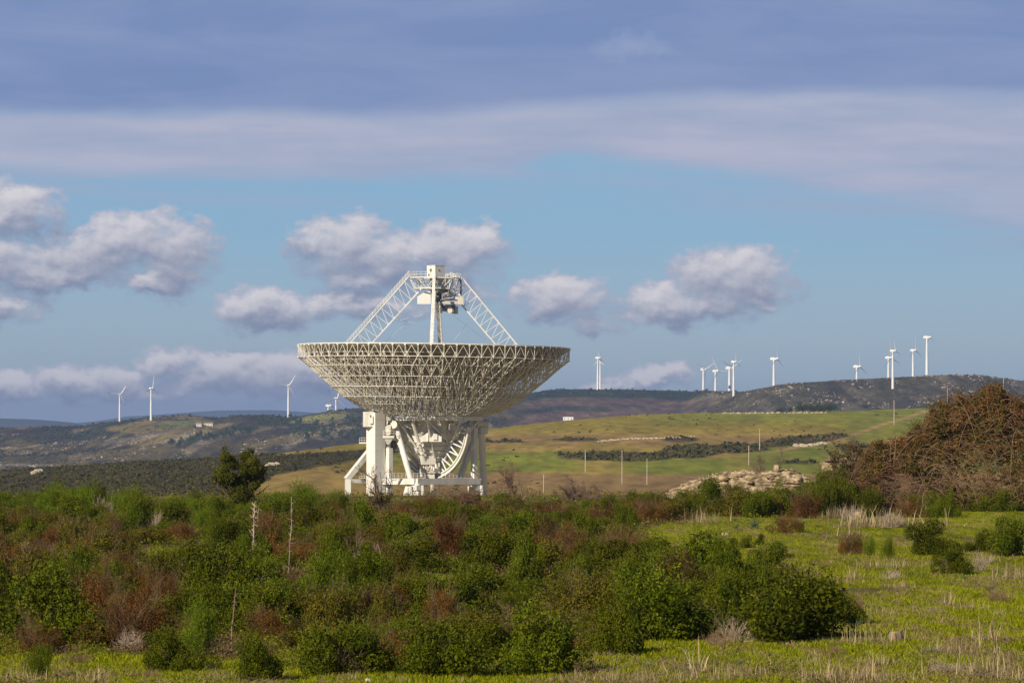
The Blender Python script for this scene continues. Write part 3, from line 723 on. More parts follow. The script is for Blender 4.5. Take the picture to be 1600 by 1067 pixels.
# --- alidade -------------------------------------------------------------------
GZ = 0.0
def leg_tube(name, a0, a1, r, mat=steel, n=12): b = MB(); b.bar(TP(*a0), TP(*a1), r, n); return b.build(name, mat, tel)
leg_tube('alidade_leg', (618, 664, -6), (656, 800, -15), .66, steel, 14)
leg_tube('alidade_leg', (640, 753, -14), (628, 800, -14), .75, steel, 14)
leg_tube('alidade_leg', (612, 664, -4), (600, 800, 13), .75)
leg_tube('alidade_leg', (748, 668, 11), (714, 758, 9), .8)
leg_tube('alidade_leg', (752, 664, 7), (757, 800, 15), .8)
leg_tube('alidade_leg', (632, 700, -5), (662, 740, 8), .5)
def box_leg(pts, w, d, mat=steel, name='alidade_leg'):
    b = MB()
    for a0, a1 in zip(pts[:-1], pts[1:]): b.beam(TP(*a0), TP(*a1), d, w)
    return b.build(name, mat, tel)
b = MB()
def vpost(px, p0, p1, ly, w, rz): A = TP(px, p0, ly); B = TP(px, p1, ly); b.box((A+B)/2, (w, w, abs(A.z-B.z)), rz)
vpost(608.5, 700, 856, -9, 1.15, math.radians(40)); b.build('alidade_leg', steel, tel); b = MB()
vpost(741, 668, 856, 2, 1.15, math.radians(45)); b.build('alidade_leg', steel, tel); b = MB()
# outrigger frame on the far left
vpost(543.5, 749, 856, -10, 1.25, math.radians(10)); A = TP(543.5, 750, -10)
b.beam(TP(541.5, 749, -10), TP(577, 705, -6), 1.1, 1.2); b.beam(TP(543, 751, -10), TP(577, 752, -6), .9, .95)
b.build('outrigger', steel, tel)
# base beams in plan: square frame round the track
b = MB(); q = [TP(577, 752, -6), TP(650, 752, -17), TP(748, 752, -2), TP(700, 752, 14), TP(596, 752, 10)]
for i in range(5): b.beam(q[i], q[(i+1) % 5], 1.2, 1.35)
b.beam(TP(650, 752, -17), TP(690, 752, -6), 1.1, 1.3)
b.build('base_beam', steel, tel)
b = MB()
for px, ly in ((675, -8), (686.5, 0)): A = TP(px, 756, ly); B = TP(px, 850, ly); b.box((A+B)/2, (.5 if px < 680 else .22, .5 if px < 680 else .22, abs(A.z-B.z)), .5)
b.build('stanchion', steel, tel)
for px, ly in ((744, -2), (652, -16.5), (745, 12), (598, 11)):       # corner bogies
    b = MB(); c = TP(px, 762, ly); b.box(c, (1.9, 1.9, 1.1), .7); b.bar(c+Vector((0, -.4, 0)), c+Vector((1.4, -2.2, -14)), .4, 10)
    b.bar(c+Vector((-1.6, -.6, .4)), c+Vector((-.2, 0, -14)), .45, 10); b.bar(c+Vector((1.2, 0, .6)), c+Vector((1.6, 0, -14)), .5, 10); b.ball(c+Vector((0, -.3, .5)), .8, 10, 6)
    b.build('corner_bogie', steel, tel)
b = MB()                                                    # walkways with rails along the base beams
def rail(a0, a1, h=1.1, n=6):
    A = TP(*a0); B = TP(*a1)
    b.beam(A, B, .7, .08)
    for k in (.5, 1.0): b.bar(A+Vector((0, 0, h*k)), B+Vector((0, 0, h*k)), .05, 4)
    for k in range(n+1): p = A+(B-A)*k/n; b.bar(p, p+Vector((0, 0, h)), .05, 4)
rail((561.5, 691, -8), (573, 691, -8), 1.1, 3); b.box(TP(567, 692, -7.5), (1.7, 1.8, .3)); rail((561.5, 747, -8), (573, 747, -8), 1.1, 3); rail((610, 746.5, -16), (664, 746.5, -12), 1.1, 9); rail((690, 746.5, -6), (738, 746.5, -2), 1.1, 8)
b.build('walkway', steel, tel)
# bearing housings and machinery platform on the left
b = MB(); c = TP(603, 664, -8); b.bar(c+Vector((-.9, -.3, -.8)), c+Vector((.9, .3, -.8)), 1.0, 14); b.box(TP(603, 652, -8), (1.6, 1.5, 1.5), .4); b.bar(TP(600, 659, -8.6), TP(601, 660, -7), .95, 12)
b.bar(TP(605, 675, -9), TP(606, 675, -7.6), .85, 12); b.bar(TP(614, 663, -8), TP(622, 668, -3), 1.0, 12); b.box(TP(611, 666, -7), (1.4, 1.4, 1.8), .6)
b.build('bearing_housing', steel_b, tel)
b = MB(); c = TP(604, 682.5, -8); b.box(c, (3.6, 3.2, .5)); b.prism([(-1.6, -1.4), (1.6, -1.4), (1.6, 1.4), (-1.6, 1.4)], lambda u, v_: c+Vector((u*.4, v_*.4, -1.8)), lambda u, v_: c+Vector((u, v_, -.25)))
for h in (.6, 1.2):
    pz = [c+Vector((sx*1.8, sy*1.6, .25+h)) for sx, sy in ((-1, -1), (1, -1), (1, 1), (-1, 1), (-1, -1))]; b.path(pz, .06, 4)
for sx in (-1, -.33, .33, 1):
    for sy in (-1, 1): b.bar(c+Vector((sx*1.8, sy*1.6, .2)), c+Vector((sx*1.8, sy*1.6, 1.5)), .06, 4)
for py in (655, 662, 669): b.bar(TP(596, py, -9.3), TP(599, py, -9.3), .12, 4)
b.bar(TP(596, 652, -9.3), TP(596, 681, -9.3), .1, 4)
b.build('machinery_platform', steel, tel)
b = MB()
for k in range(7): b.bar(TP(610+k*1.3, 688, -7), TP(613+k*2.0, 706-(k % 2)*2, -6), .12, 5)
for py in (700, 703.5): b.bar(TP(614, py, -7), TP(630, py-1, -7), .16, 6)
b.path([TP(616, 676, -7), TP(622, 690, -7), TP(630, 697, -7), TP(633, 705, -7)], .22, 6)
b.box(TP(606, 692, -8.2), (.9, .8, 1.8)); b.build('cable_loop', dark_m, tel)
b = MB(); c = TP(752, 662, 7); b.bar(c+Vector((-1.4, -1, 0)), c+Vector((1.2, .8, 0)), 1.1, 14); b.box(c+Vector((0, 0, -1.6)), (2.2, 2.2, 1.6), .7)
b.build('bearing_housing', steel, tel)
# --- lift tower ------------------------------------------------------------------
b = MB(); w_ = 3.05; c = TP(587, 750, -9); zt_ = TP(0, 645).z; b.box((c.x, -9, zt_/2), (w_, 3.15, zt_), math.radians(43))
tow = b.build('lift_tower', clad_m, tel)
b = MB(); A = TP(575.5, 655, -9.5); b.box(A, (2.4, 2.6, 3.5), math.radians(5)); hd = b.build('tower_head', clad_m, tow)
b = MB(); b.box(TP(580, 655.5, -11.1), (.85, .12, 1.9), math.radians(5)); b.build('louvre', mat_plain('pale_door_paint', (.86, .86, .84)), tow)
b = MB(); b.box(TP(579, 650, -11.2), (.25, .12, .5), .3); b.build('vent', dark_m, tow)
for k in range(9):
    b = MB(); z = zt_*k/9+2; b.box((c.x, -9, z), (w_+.04, 3.19, .06), math.radians(43)); b.build('cladding_joint', steel_b, tow)
# azimuth track on a concrete ring, mostly hidden by the scrub
b = MB()
for k in range(48):
    a0, a1 = 2*math.pi*k/48, 2*math.pi*(k+1)/48; b.beam(Vector((20*math.cos(a0), 20*math.sin(a0), .6)), Vector((20*math.cos(a1), 20*math.sin(a1), .6)), 2.4, 1.6)
b.build('track_ring', conc_m, tel)
# ------------------------------------------------------------------ wind turbines on the hills
turb_m = mat_plain('turbine_white', (.82, .83, .84), (.74, .75, .76), .05, .45)
red_m = mat_plain('red_blade_paint', (.5, .08, .06), (.42, .07, .05), .1, .5)
def blade_mb(tip_only=False, root_only=False):
    """one blade along +Z, length 1, chord in Y, thin in X"""
    st = [(0, .022, .022), (.05, .024, .022), (.16, .052, .014), (.35, .042, .009), (.6, .03, .006), (.74, .022, .0045), (.75, .0215, .0045), (.9, .014, .003), (1.0, .005, .0015)]
    if tip_only: st = [s for s in st if s[0] >= .74]
    if root_only: st = [s for s in st if s[0] <= .75]
    b = MB(); n = 8; vs = []
    for z, ch, th in st:
        for i in range(n):
            a = 2*math.pi*i/n; vs.append((th*.85*math.sin(a), ch*.78*math.cos(a)-ch*.3, z))
    k = len(st); fs = [(j*n+i, j*n+(i+1) % n, (j+1)*n+(i+1) % n, (j+1)*n+i) for j in range(k-1) for i in range(n)]
    b.add(vs, fs+[tuple(range(n-1, -1, -1)), tuple(range((k-1)*n, k*n))]); return b
def turbine(hx, hy, d, base_row, blade, yaw, spin, red, label):
    """hub at photo (hx,hy); depth found where the slope meets base_row; blade length relative to tower"""
    if base_row: P = drop(hx, base_row, 3800)
    else:
        P = Vector(((hx-800)*d/F, d, 0)); P.z = float(height(P.x, P.y))
    y = P.y; hub = Vector(((hx-800)*y/F, y, (HOR-hy)*y/F)); H = hub.z-P.z+1.0
    t = empty('wind_turbine', (hub.x, y, P.z-1.0), 0); tag(t, label, 'wind turbine', 'wind turbines on the hills')
    b = MB(); pr = [(0, 2.15), (.3, 1.95), (.6, 1.65), (.85, 1.35), (.985, 1.15)]
    k = max(.8, H/60)
    for (h0, r0), (h1, r1) in zip(pr[:-1], pr[1:]): b.bar((0, 0, H*h0), (0, 0, H*h1), r0*k, 16, r1*k)
    b.build('tower', turb_m, t)
    b = MB(); b.box((0, .8*k, H), (2.5*k, 8.0*k, 2.7*k)); b.box((0, 1.2*k, H+1.6*k), (2.0*k, 5.0*k, .5*k)); b.bar((0, -3.2*k, H), (0, -4.4*k, H), 1.3*k, 12, 1.15*k)
    nac = b.build('nacelle', turb_m, t); nac.location = (0, 0, 0); nac.rotation_euler = (0, 0, yaw)
    b = MB(); b.ball((0, 0, 0), 1.45*k, 12, 8, (1, 1.35, 1)); hb_ = b.build('hub', turb_m, t)
    R = Matrix.Rotation(yaw, 4, 'Z'); off = R @ Vector((0, -4.9*k, 0)); hb_.matrix_basis = Matrix.Translation(Vector((0, 0, H))+off) @ R
    L = blade*H
    for j in range(3):
        a = spin+j*2*math.pi/3
        B = Matrix.Translation(Vector((0, 0, H))+off) @ R @ Matrix.Rotation(a, 4, 'Y') @ Matrix.Scale(L, 4) @ Matrix.Rotation(math.radians(70), 4, 'Z')
        if red:
            o = blade_mb(root_only=True).build('blade', turb_m, t); tp = blade_mb(tip_only=True).build('blade_tip', red_m, o)
        else: o = blade_mb().build('blade', turb_m, t)
        o.matrix_basis = B
    return t
rad = math.radians
TB = [(187, 616, 0, 660, .48, rad(25), rad(35), True, 'white wind turbine with red-tipped blades, leftmost on the hill'),
      (236, 606.6, 0, 657, .40, rad(40), rad(8), False, 'white wind turbine second from the left, beside the red-tipped one'),
      (450.5, 602, 0, 652, .40, rad(20), rad(33), False, 'lone white wind turbine behind the pines left of the dish, blades raised in a V'),
      (512.8, 633.5, 8200, 0, .5, rad(65), rad(-14), True, 'tiny far wind turbine just left of the dish, with reddish blades'),
      (525, 622.3, 7800, 0, .45, rad(30), rad(14), False, 'small white wind turbine peeping over the hill against the left side of the dish'),
      (934, 559, 0, 609, .33, rad(60), rad(0), False, 'taller of the paired wind turbines right of the dish'),
      (937.8, 563, 7300, 0, .33, rad(-50), rad(118), False, 'shorter of the paired wind turbines right of the dish'),
      (1099, 577, 7600, 0, .36, rad(35), rad(60), False, 'small white wind turbine, first of the cluster on the flat ridge'),
      (1118, 579.6, 7650, 0, .36, rad(35), rad(-30), False, 'small white wind turbine, second of the cluster on the flat ridge'),
      (1139.8, 575, 7700, 0, .3, rad(40), rad(-65), False, 'small wind turbine half hidden behind a taller one on the flat ridge'),
      (1146.3, 565.2, 0, 618.5, .33, rad(50), rad(-2), False, 'tall white wind turbine standing in front of the flat ridge cluster'),
      (1209.2, 560.6, 6450, 0, .36, rad(58), rad(0), False, 'white wind turbine alone at the left foot of the rocky hill'),
      (1338.7, 572.6, 6900, 0, .4, rad(55), rad(-4), False, 'wind turbine whose lower tower is hidden by the rocky hill'),
      (1388.2, 558.7, 6500, 0, .42, rad(50), rad(-8), False, 'wind turbine just left of the tall one on the rocky hill slope'),
      (1395, 548, 0, 607.5, .3, rad(45), rad(-6), False, 'tall white wind turbine planted on the near slope of the rocky hill'),
      (1426.6, 547.2, 6000, 0, .42, rad(52), rad(-2), False, 'white wind turbine second from the right on the hilltop'),
      (1448.3, 526.8, 5850, 0, .26, rad(60), rad(-8), False, 'tallest wind turbine, rightmost on the rocky hilltop')]
for a in TB: turbine(*a)
# ------------------------------------------------------------------ far and middle plants, poles, walls, houses
leaf_m = mat_leaf('foliage', .2, .65)
far_leaf_m = mat_leaf('distant_foliage', .0, .8, .0, .1)
bark_m = mat_plain('bark', (.17, .13, .10), (.10, .075, .06), 6, .9, stretch=(1, 1, .2))
def tufts(P, size, col, nl=12, flat=.8, seed=0, leaf=.62):
    """P (n,3) positions, size (n,) radius -> verts, faces, cols: every plant is nl random leaf clumps round its centre"""
    g = np.random.default_rng(seed); n = len(P)
    d = g.normal(size=(n, nl, 3)); d /= np.linalg.norm(d, axis=2, keepdims=True)+1e-9
    d[..., 2] = np.abs(d[..., 2])*flat
    c = P[:, None, :]+d*size[:, None, None]*(.35+.65*g.random((n, nl, 1)))*.8
    a = g.normal(size=(n, nl, 3)); a /= np.linalg.norm(a, axis=2, keepdims=True); b = np.cross(a, d+.4*g.normal(size=d.shape)); b /= np.linalg.norm(b, axis=2, keepdims=True)+1e-9
    s = size[:, None, None]*leaf*(.5+.7*g.random((n, nl, 1)))
    v = np.stack([c-a*s*.6, c-b*s*.5, c+a*s*.6, c+b*s*.5], 2).reshape(-1, 3)
    cc = col[:, None, :]*(.7+.6*g.random((n, nl, 1))); cc = np.repeat(cc[:, :, None, :], 4, 2).reshape(-1, 3)
    return v, np.arange(len(v)).reshape(-1, 4), cc
def scatter(n, y0, y1, umin, umax, keep, seed):
    """random ground points, uniform in photo area"""
    g = np.random.default_rng(seed); iy = 1/y1+(1/y0-1/y1)*g.random(n); Y = 1/iy
    U_ = umin+(umax-umin)*g.random(n); X = (U_-800)*Y/F; Z = height(X, Y)
    k = keep(U_, HOR-F*Z/Y, X, Y); return np.stack([X, Y, Z], 1)[k], g
# scrub on the middle fields
P1, g_ = scatter(52000, 1050, 3200, -60, 1660, lambda u, r, X, Y: (scrub_mask(u, r, X, Y)[0] > .5) & (fbm(X/14, Y/80, 201, 3) > -.45), 5)
P2, g2 = scatter(30000, 1000, 3100, 740, 1660, lambda u, r, X, Y: scrub_mask(u, r, X, Y)[1] > .45+.45*np.random.default_rng(3).random(len(u)), 6)
P3, g3 = scatter(4200, 1000, 3000, 420, 1660, lambda u, r, X, Y: (fbm(X/60, Y/200, 205, 3) > .12), 7)
if len(P1) > 15000: P1 = P1[:15000]
if len(P2) > 3800: P2 = P2[:3800]
P = np.concatenate([P1, P2, P3[:900]]); s = np.concatenate([.6+1.2*g_.random(len(P1))**2, 1.0+2.3*g2.random(len(P2))**2, .5+1.3*g3.random(len(P3[:900]))**2])
base = np.array([.042, .045, .012])+np.random.default_rng(9).random((len(P), 1))*np.array([[.04, .026, .008]])
v, f, c = tufts(P-[0, 0, .15], s, base, 12, .75, 11)
o = mesh_np('scrub', v, f, c, far_leaf_m); tag(o, kind='stuff')
# woods and scrub of the far hills
def keep_h(u, r, X, Y):
    Rh = np.interp(u, *RH); n = fbm(X/260, Y/520, 81, 5); n2 = fbm(X/60, Y/260, 85, 5); k = n2+.4*n > .05
    k |= (r-Rh < 9) & (u > 760) & (u < 1110)
    k |= (r-Rh < 7) & (((u > 200) & (u < 300)) | ((u > 345) & (u < 430)))
    moor = (u > 790) & (u < 1090) & (r-Rh > 15); k &= ~(moor & (n2 < .25))
    mead = (((u-232)/80)**2+((r-667)/8)**2 < 1) | (((u-300)/75)**2+((r-676)/8)**2 < 1) | (((u-290)/55)**2+((r-662)/6)**2 < 1) | (((u-500)/50)**2+((r-651)/6)**2 < 1)
    return k & ~mead
PH, gh = scatter(30000, 4700, 7600, -60, 1660, keep_h, 15); PH = PH[:15000]
sz = 2.0+3.2*gh.random(len(PH))**2; sz = np.where((800+F*PH[:, 0]/PH[:, 1] > 1110), sz*.7, sz)
base = np.array([.035, .045, .02])+gh.random((len(PH), 1))*np.array([[.03, .022, .012]])
v, f, c = tufts(PH-[0, 0, .6], sz, base, 10, .9, 21)
o = mesh_np('woodland', v, f, c, far_leaf_m); tag(o, kind='stuff')
def keep_rock(u, r, X, Y):
    Rh = np.interp(u, *RH); dr = r-Rh; n = fbm(X/260, Y/520, 81, 5)
    L = (fbm(X/30, Y/200, 93, 5)+.3*fbm(X/140, Y/300, 95, 3)+.15*sm(8, 40, dr) > .27) & (u < 770) & (dr > 10)
    R = (fbm(X/28, Y/160, 97, 5)+.2*n+.3*(1-sm(4, 26, dr)) > .27) & (u-.9*(r-625) > 1100)
    return L | R
PR, gr = scatter(42000, 4600, 7000, -60, 1660, keep_rock, 25); PR = PR[(PR[:, 0] > 0) | (gr.random(len(PR)) < .45)][:6000]
sr = .8+2.4*gr.random(len(PR))**3; base = np.array([.24, .20, .14])+gr.random((len(PR), 1))*np.array([[.2, .17, .13]])
v, f, c = tufts(PR, sr, base, 7, .55, 27, 1.0); o = mesh_np('hillside_rocks', v, f, c, far_leaf_m); tag(o, kind='stuff')
PS, gs = scatter(26000, 4600, 7000, -60, 1660, lambda u, r, X, Y: (r-np.interp(u, *RH) > 1) & ~keep_rock(u, r, X, Y) & ((u < 770) | (u-.9*(r-625) > 1090)) & (fbm(X/40, Y/160, 301, 4) > -.12), 29); PS = PS[:14000]
ss = 1.2+2.2*gs.random(len(PS))**2; base = np.array([.035, .04, .02])+gs.random((len(PS), 1))*np.array([[.045, .03, .018]])
v, f, c = tufts(PS-[0, 0, .4], ss, base, 8, .8, 33); o = mesh_np('hillside_scrub', v, f, c, far_leaf_m); tag(o, kind='stuff')
# pines in a row down the left hill: individuals
def crown_arrays(blobs, n, leaf, col, col2, seed, shell=.55, up=.0, aspect=.5, wild=.9):
    """leaves on the shells of several blobs: (cx,cy,cz,rx,ry,rz); returns verts, faces, cols"""
    g = np.random.default_rng(seed); B = np.array(blobs, float)
    w_ = (B[:, 3]*B[:, 5]); i = g.choice(len(B), n, p=w_/w_.sum()); b = B[i]
    d = g.normal(size=(n, 3)); d /= np.linalg.norm(d, axis=1, keepdims=True)
    rr = shell+(1.04-shell)*g.random((n, 1))**.6
    c = b[:, :3]+d*b[:, 3:6]*rr
    nrm = d+wild*g.normal(size=(n, 3)); a = np.cross(nrm, g.normal(size=(n, 3))); a[:, 2] += up; a /= np.linalg.norm(a, axis=1, keepdims=True)
    e = np.cross(a, nrm); e /= np.linalg.norm(e, axis=1, keepdims=True)+1e-9
    L = leaf*(.6+.8*g.random((n, 1)))
    v = np.stack([c-a*L*.5, c-e*L*aspect*.5+a*L*.05, c+a*L*.5, c+e*L*aspect*.5+a*L*.05], 1).reshape(-1, 3)
    tone = g.random(len(B))[i][:, None]*.7+.3*g.random((n, 1)); col = np.array(col); col2 = np.array(col2)
    cc = (col*(1-tone)+col2*tone)*(.8+.4*g.random((n, 1)))
    return v, np.arange(4*n).reshape(-1, 4), np.repeat(cc, 4, 0)
def join(parts):
    vs, fs, cs = [], [], []; o = 0
    for v, f, c in parts: vs.append(v); fs.append(f+o); cs.append(c); o += len(v)
    return np.concatenate(vs), np.concatenate(fs), np.concatenate(cs)
def tree_proto(name, seed, kind):
    g = random.Random(seed); bl = []
    if kind == 'pine':
        for k in range(9): t = k/8; a = g.random()*6.28; r = .28*(1-t)+.05; bl.append((r*math.cos(a), r*math.sin(a), .28+.62*t, .30-.16*t, .30-.16*t, .16))
        col, col2 = (.035, .06, .02), (.06, .09, .03)
    else:
        for k in range(9): a = g.random()*6.28; r = .45*g.random()**.5; bl.append((r*math.cos(a), r*math.sin(a), .35+.35*g.random(), .28, .28, .24))
        col, col2 = (.03, .045, .018), (.05, .065, .025)
    t = empty(name); b = MB(); b.bar((0, 0, -.05), (0, 0, .6), .035, 6, .02)
    v, f, c = crown_arrays(bl, 420, .12, col, col2, seed)
    ch = [mesh_np('crown', v, f, c, far_leaf_m, t), b.build('trunk', bark_m, t)]
    return t, ch
def plant_trees(proto, spots, label, group, cat='tree'):
    t, ch = proto
    for i, (px, py, h) in enumerate(spots):
        P = drop(px, py, 3800 if py < 706 and (px < 600 or py < 645) else 1000); s = h*P.y/F
        lb = label(i, px, py) if callable(label) else label
        if i == 0: t.location = P; t.scale = (s, s, s); tag(t, lb, cat, group)
        else: copy_tree(t, ch, P, random.random()*6, (s*random.uniform(.8, 1.1), s*random.uniform(.8, 1.1), s), lb, group)
g = random.Random(4); spots = []
for k in range(46):
    t = k/45; px = 268+t*205+g.uniform(-4, 4); py = np.interp(px, [268, 330, 400, 440, 480], [700, 687, 671, 664, 659])+g.uniform(-5, 5); spots.append((px, float(py), g.uniform(9, 15)))
for k in range(34): spots.append((g.uniform(478, 562), g.uniform(657, 690), g.uniform(8, 13)))
plant_trees(tree_proto('pine_tree', 3, 'pine'), spots, 'grey-green pine in the wooded belt down the hill left of the telescope', 'pines in the belt down the left hill')
spots = [(1218, 645, 9), (1226, 644, 10), (1236, 645, 11), (1246, 645, 14), (1255, 645, 18), (1262, 645, 16), (1272, 645, 15), (1281, 645, 17), (1288, 645, 15), (1296, 645, 18), (1304, 644, 19)]
plant_trees(tree_proto('oak_tree', 8, 'oak'), spots, 'dark round evergreen oak in the clump at the top of the green field', 'evergreen oaks at the top of the field')
spots = [(1352, 641, 12)]
plant_trees(tree_proto('oak_tree', 9, 'oak'), spots, 'single paler green tree right of the oak clump on the field crest', '')
# poles
wood_m = mat_plain('weathered_pole_wood', (.50, .43, .34), (.36, .30, .23), 2, .85, stretch=(1, 1, .1))
def pole(px, top, base, label, y0=330, r=.16, arm=True):
    P = drop(px, base, y0); h = (base-top)*P.y/F
    t = empty('utility_pole', P, random.uniform(-.6, .6)); tag(t, label, 'pole', 'poles across the fields')
    b = MB(); r = max(r, P.y*.00011); b.bar((0, 0, -.4), (0, 0, h*.5), r*1.15, 8, r); b.bar((0, 0, h*.5), (0, 0, h), r, 8, r*.8); b.build('post', wood_m, t)
    if arm:
        b = MB(); b.bar((-.35, 0, h*.96), (.35, 0, h*.96), .05, 6)
        for x in (-.32, .32): b.bar((x, 0, h*.96), (x, 0, h*.96+.22), .05, 6)
        b.build('crossarm', grey_m, t)
pole(914.6, 703, 738, 'thin pale pole in the green field right of the telescope')
pole(849.5, 741, 772, 'short pale pole just above the thicket beside the bare thorn tree')
pole(972, 703, 757, 'dark ivy-grown pole left of the pale rocks')
pole(1011, 717, 757, 'pale pole rising from the brown field left of the pale rocks')
pole(1170, 696, 727, 'pale pole behind the pale rock outcrop')
pole(1187, 670, 703, 'thin pole beyond the pale rocks, up the green field')
pole(1397, 625, 664, 'pole beside the dirt track near the field crest')
pole(1480.5, 602, 634, 'grey pole against the rocky hill, above the bramble thicket', 1500)
pole(1568, 590, 634, 'tall grey pole above the right end of the bramble thicket', 1500)
# houses
wall_m = mat_plain('cream_render', (.72, .66, .56), (.62, .56, .46), .5, .85); roof_m = mat_plain('clay_roof_tiles', (.42, .24, .15), (.34, .19, .12), 2, .9)
win_m = mat_plain('dark_window_glass', (.05, .055, .06), (.03, .03, .04), 1, .2)
white_m = mat_plain('white_limewash', (.85, .85, .83), (.76, .76, .73), .5, .8)
def house(px, base, wpx, hpx, label, y0, wm, roof=True, nwin=3):
    P = drop(px, base, y0); k = P.y/F; W, H = wpx*k, hpx*k; D = W*.5
    t = empty('farm_building', P, random.uniform(-.25, .1)); tag(t, label, 'building')
    b = MB(); b.box((0, 0, H*.5-.3), (W, D, H+.6)); wl = b.build('wall', wm, t)
    b = MB()
    if roof: b.prism([(-D*.56, H), (D*.56, H), (0, H*1.45)], lambda u, v_: Vector((-W*.53, u, v_)), lambda u, v_: Vector((W*.53, u, v_)))
    else: b.box((0, 0, H+.12), (W*1.03, D*1.05, .24))
    b.build('roof', roof_m if roof else wm, t)
    for j in range(nwin):
        b = MB(); x = -W/2+W*(j+.5)/nwin; b.box((x, -D/2-.03, H*.5), (W*.08, .08, H*.38)); b.build('window' if j != nwin//2 else 'door', win_m, t)
house(311, 666.5, 8.5, 4.0, 'left one of the two cream farm buildings on the hill left of the telescope', 4000, wall_m)
house(326, 665, 14, 3.4, 'longer right one of the two cream farm buildings on the hill left of the telescope', 4000, wall_m)
house(888, 657, 16, 5.5, 'white farm building on the slope just right of the dish', 3800, white_m, False)
# dry stone walls and stones
stone_m = mat_plain('pale_fieldstone', (.50, .43, .33), (.34, .28, .20), .8, .95, lo=.4, hi=.6)
def rough_stone(b, c, s, g):
    n, mm = 7, 5; vs = []; fs = []
    for j in range(mm+1):
        ph_ = math.pi*j/mm
        for i in range(n):
            t = 2*math.pi*i/n; r = 1+g.uniform(-.22, .22)
            vs.append((c[0]+s[0]*r*math.sin(ph_)*math.cos(t), c[1]+s[1]*r*math.sin(ph_)*math.sin(t), c[2]+s[2]*r*math.cos(ph_)))
    for j in range(mm):
        for i in range(n): fs.append((j*n+i, (j+1)*n+i, (j+1)*n+(i+1) % n, j*n+(i+1) % n))
    b.add(vs, fs)
def stone_wall(pts, n, size, label, y0=1000, thick=1.0):
    g = random.Random(len(pts)*7+int(pts[0][0])); b = MB(); c0 = drop(*pts[0], y0)
    L = [p[0] for p in pts]
    for k in range(n):
        px = L[0]+(L[-1]-L[0])*(k+g.random())/n; py = float(np.interp(px, L, [p[1] for p in pts]))+g.uniform(-.8, .8)*thick
        P = drop(px, py, y0)-c0; s = size*g.uniform(.4, 1.3); rough_stone(b, P+Vector((0, 0, s*.2)), (s*1.3, s, s*.75), g)
    o = b.build('stone_wall', stone_m); o.location = c0; tag(o, label, 'stone wall')
stone_wall([(933, 690), (985, 686), (1035, 685), (1085, 683)], 90, .62, 'broken pale stone wall crossing the fields right of the telescope')
stone_wall([(1241, 697), (1262, 697), (1292, 693)], 50, 1.0, 'pale heap of wall stones in the green patch left of the bramble thicket')
stone_wall([(1128, 646), (1200, 646), (1290, 645)], 46, .95, 'line of pale stones along the field crest below the oak clump', 1500, .4)
stone_wall([(416, 727.5), (424, 727), (434, 726)], 10, 1.1, 'small pale stone pile at the edge of the dark scrub slope', 1000, .6)
stone_wall([(50, 741), (58, 738), (64, 736)], 7, 1.3, 'pale boulders on the dark slope near the left edge', 1000, .6)
# bare wiry little trees scattered on the slope
# ------------------------------------------------------------------ plants of the near field
def twigs(seed, n, height, spread, r, levels=3, lean=(0, 0), curl=.35, col=(.17, .12, .09), col2=(.28, .22, .17), base_r=.25, droop=0.0, sides=3):
    """branching bare stems from the ground; returns verts, faces (quads), cols"""
    g = random.Random(seed); V = []; Fc = []; Cc = []
    def seg(a, b, r0, r1, c):
        d = (b-a); 
        if d.length < 1e-5: return
        d.normalize(); u = d.cross(Vector((.3, .9, .2))).normalized(); w_ = d.cross(u); o = len(V)
        for p, q in ((a, r0), (b, r1)):
            for i in range(sides): t = 2*math.pi*i/sides; V.append(p+(u*math.cos(t)+w_*math.sin(t))*q); Cc.append(c)
        for i in range(sides): Fc.append((o+i, o+(i+1) % sides, o+sides+(i+1) % sides, o+sides+i))
    def grow(p, d, L, r0, lev, c):
        k = 4; q = p; dd = d.copy()
        for j in range(k):
            dd = (dd+Vector((g.uniform(-curl, curl), g.uniform(-curl, curl), g.uniform(-curl, curl)*.6-droop*(j+1)/k))).normalized()
            q2 = q+dd*L/k; seg(q, q2, r0*(1-j/(k+1.5)), r0*(1-(j+1)/(k+1.5)), c)
            if lev > 0 and (j > 0 or lev < levels):
                for _ in range(g.choice((1, 1, 2))):
                    e = (dd+Vector((g.uniform(-1, 1), g.uniform(-1, 1), g.uniform(-.2, .9)))*.8).normalized(); grow(q2, e, L*g.uniform(.35, .6), r0*.55, lev-1, c)
            q = q2
    for i in range(n):
        a = g.uniform(0, 6.28); rr = base_r*g.random(); t = g.random()
        c = tuple(col[k]*(1-t)+col2[k]*t for k in range(3))
        d = Vector((math.cos(a)*spread*g.random()+lean[0], math.sin(a)*spread*g.random()+lean[1], 1)).normalized()
        grow(Vector((rr*math.cos(a), rr*math.sin(a), -.05)), d, height*g.uniform(.55, 1.0), r, levels-1, c)
    return np.array([tuple(v) for v in V]), np.array(Fc), np.array(Cc)
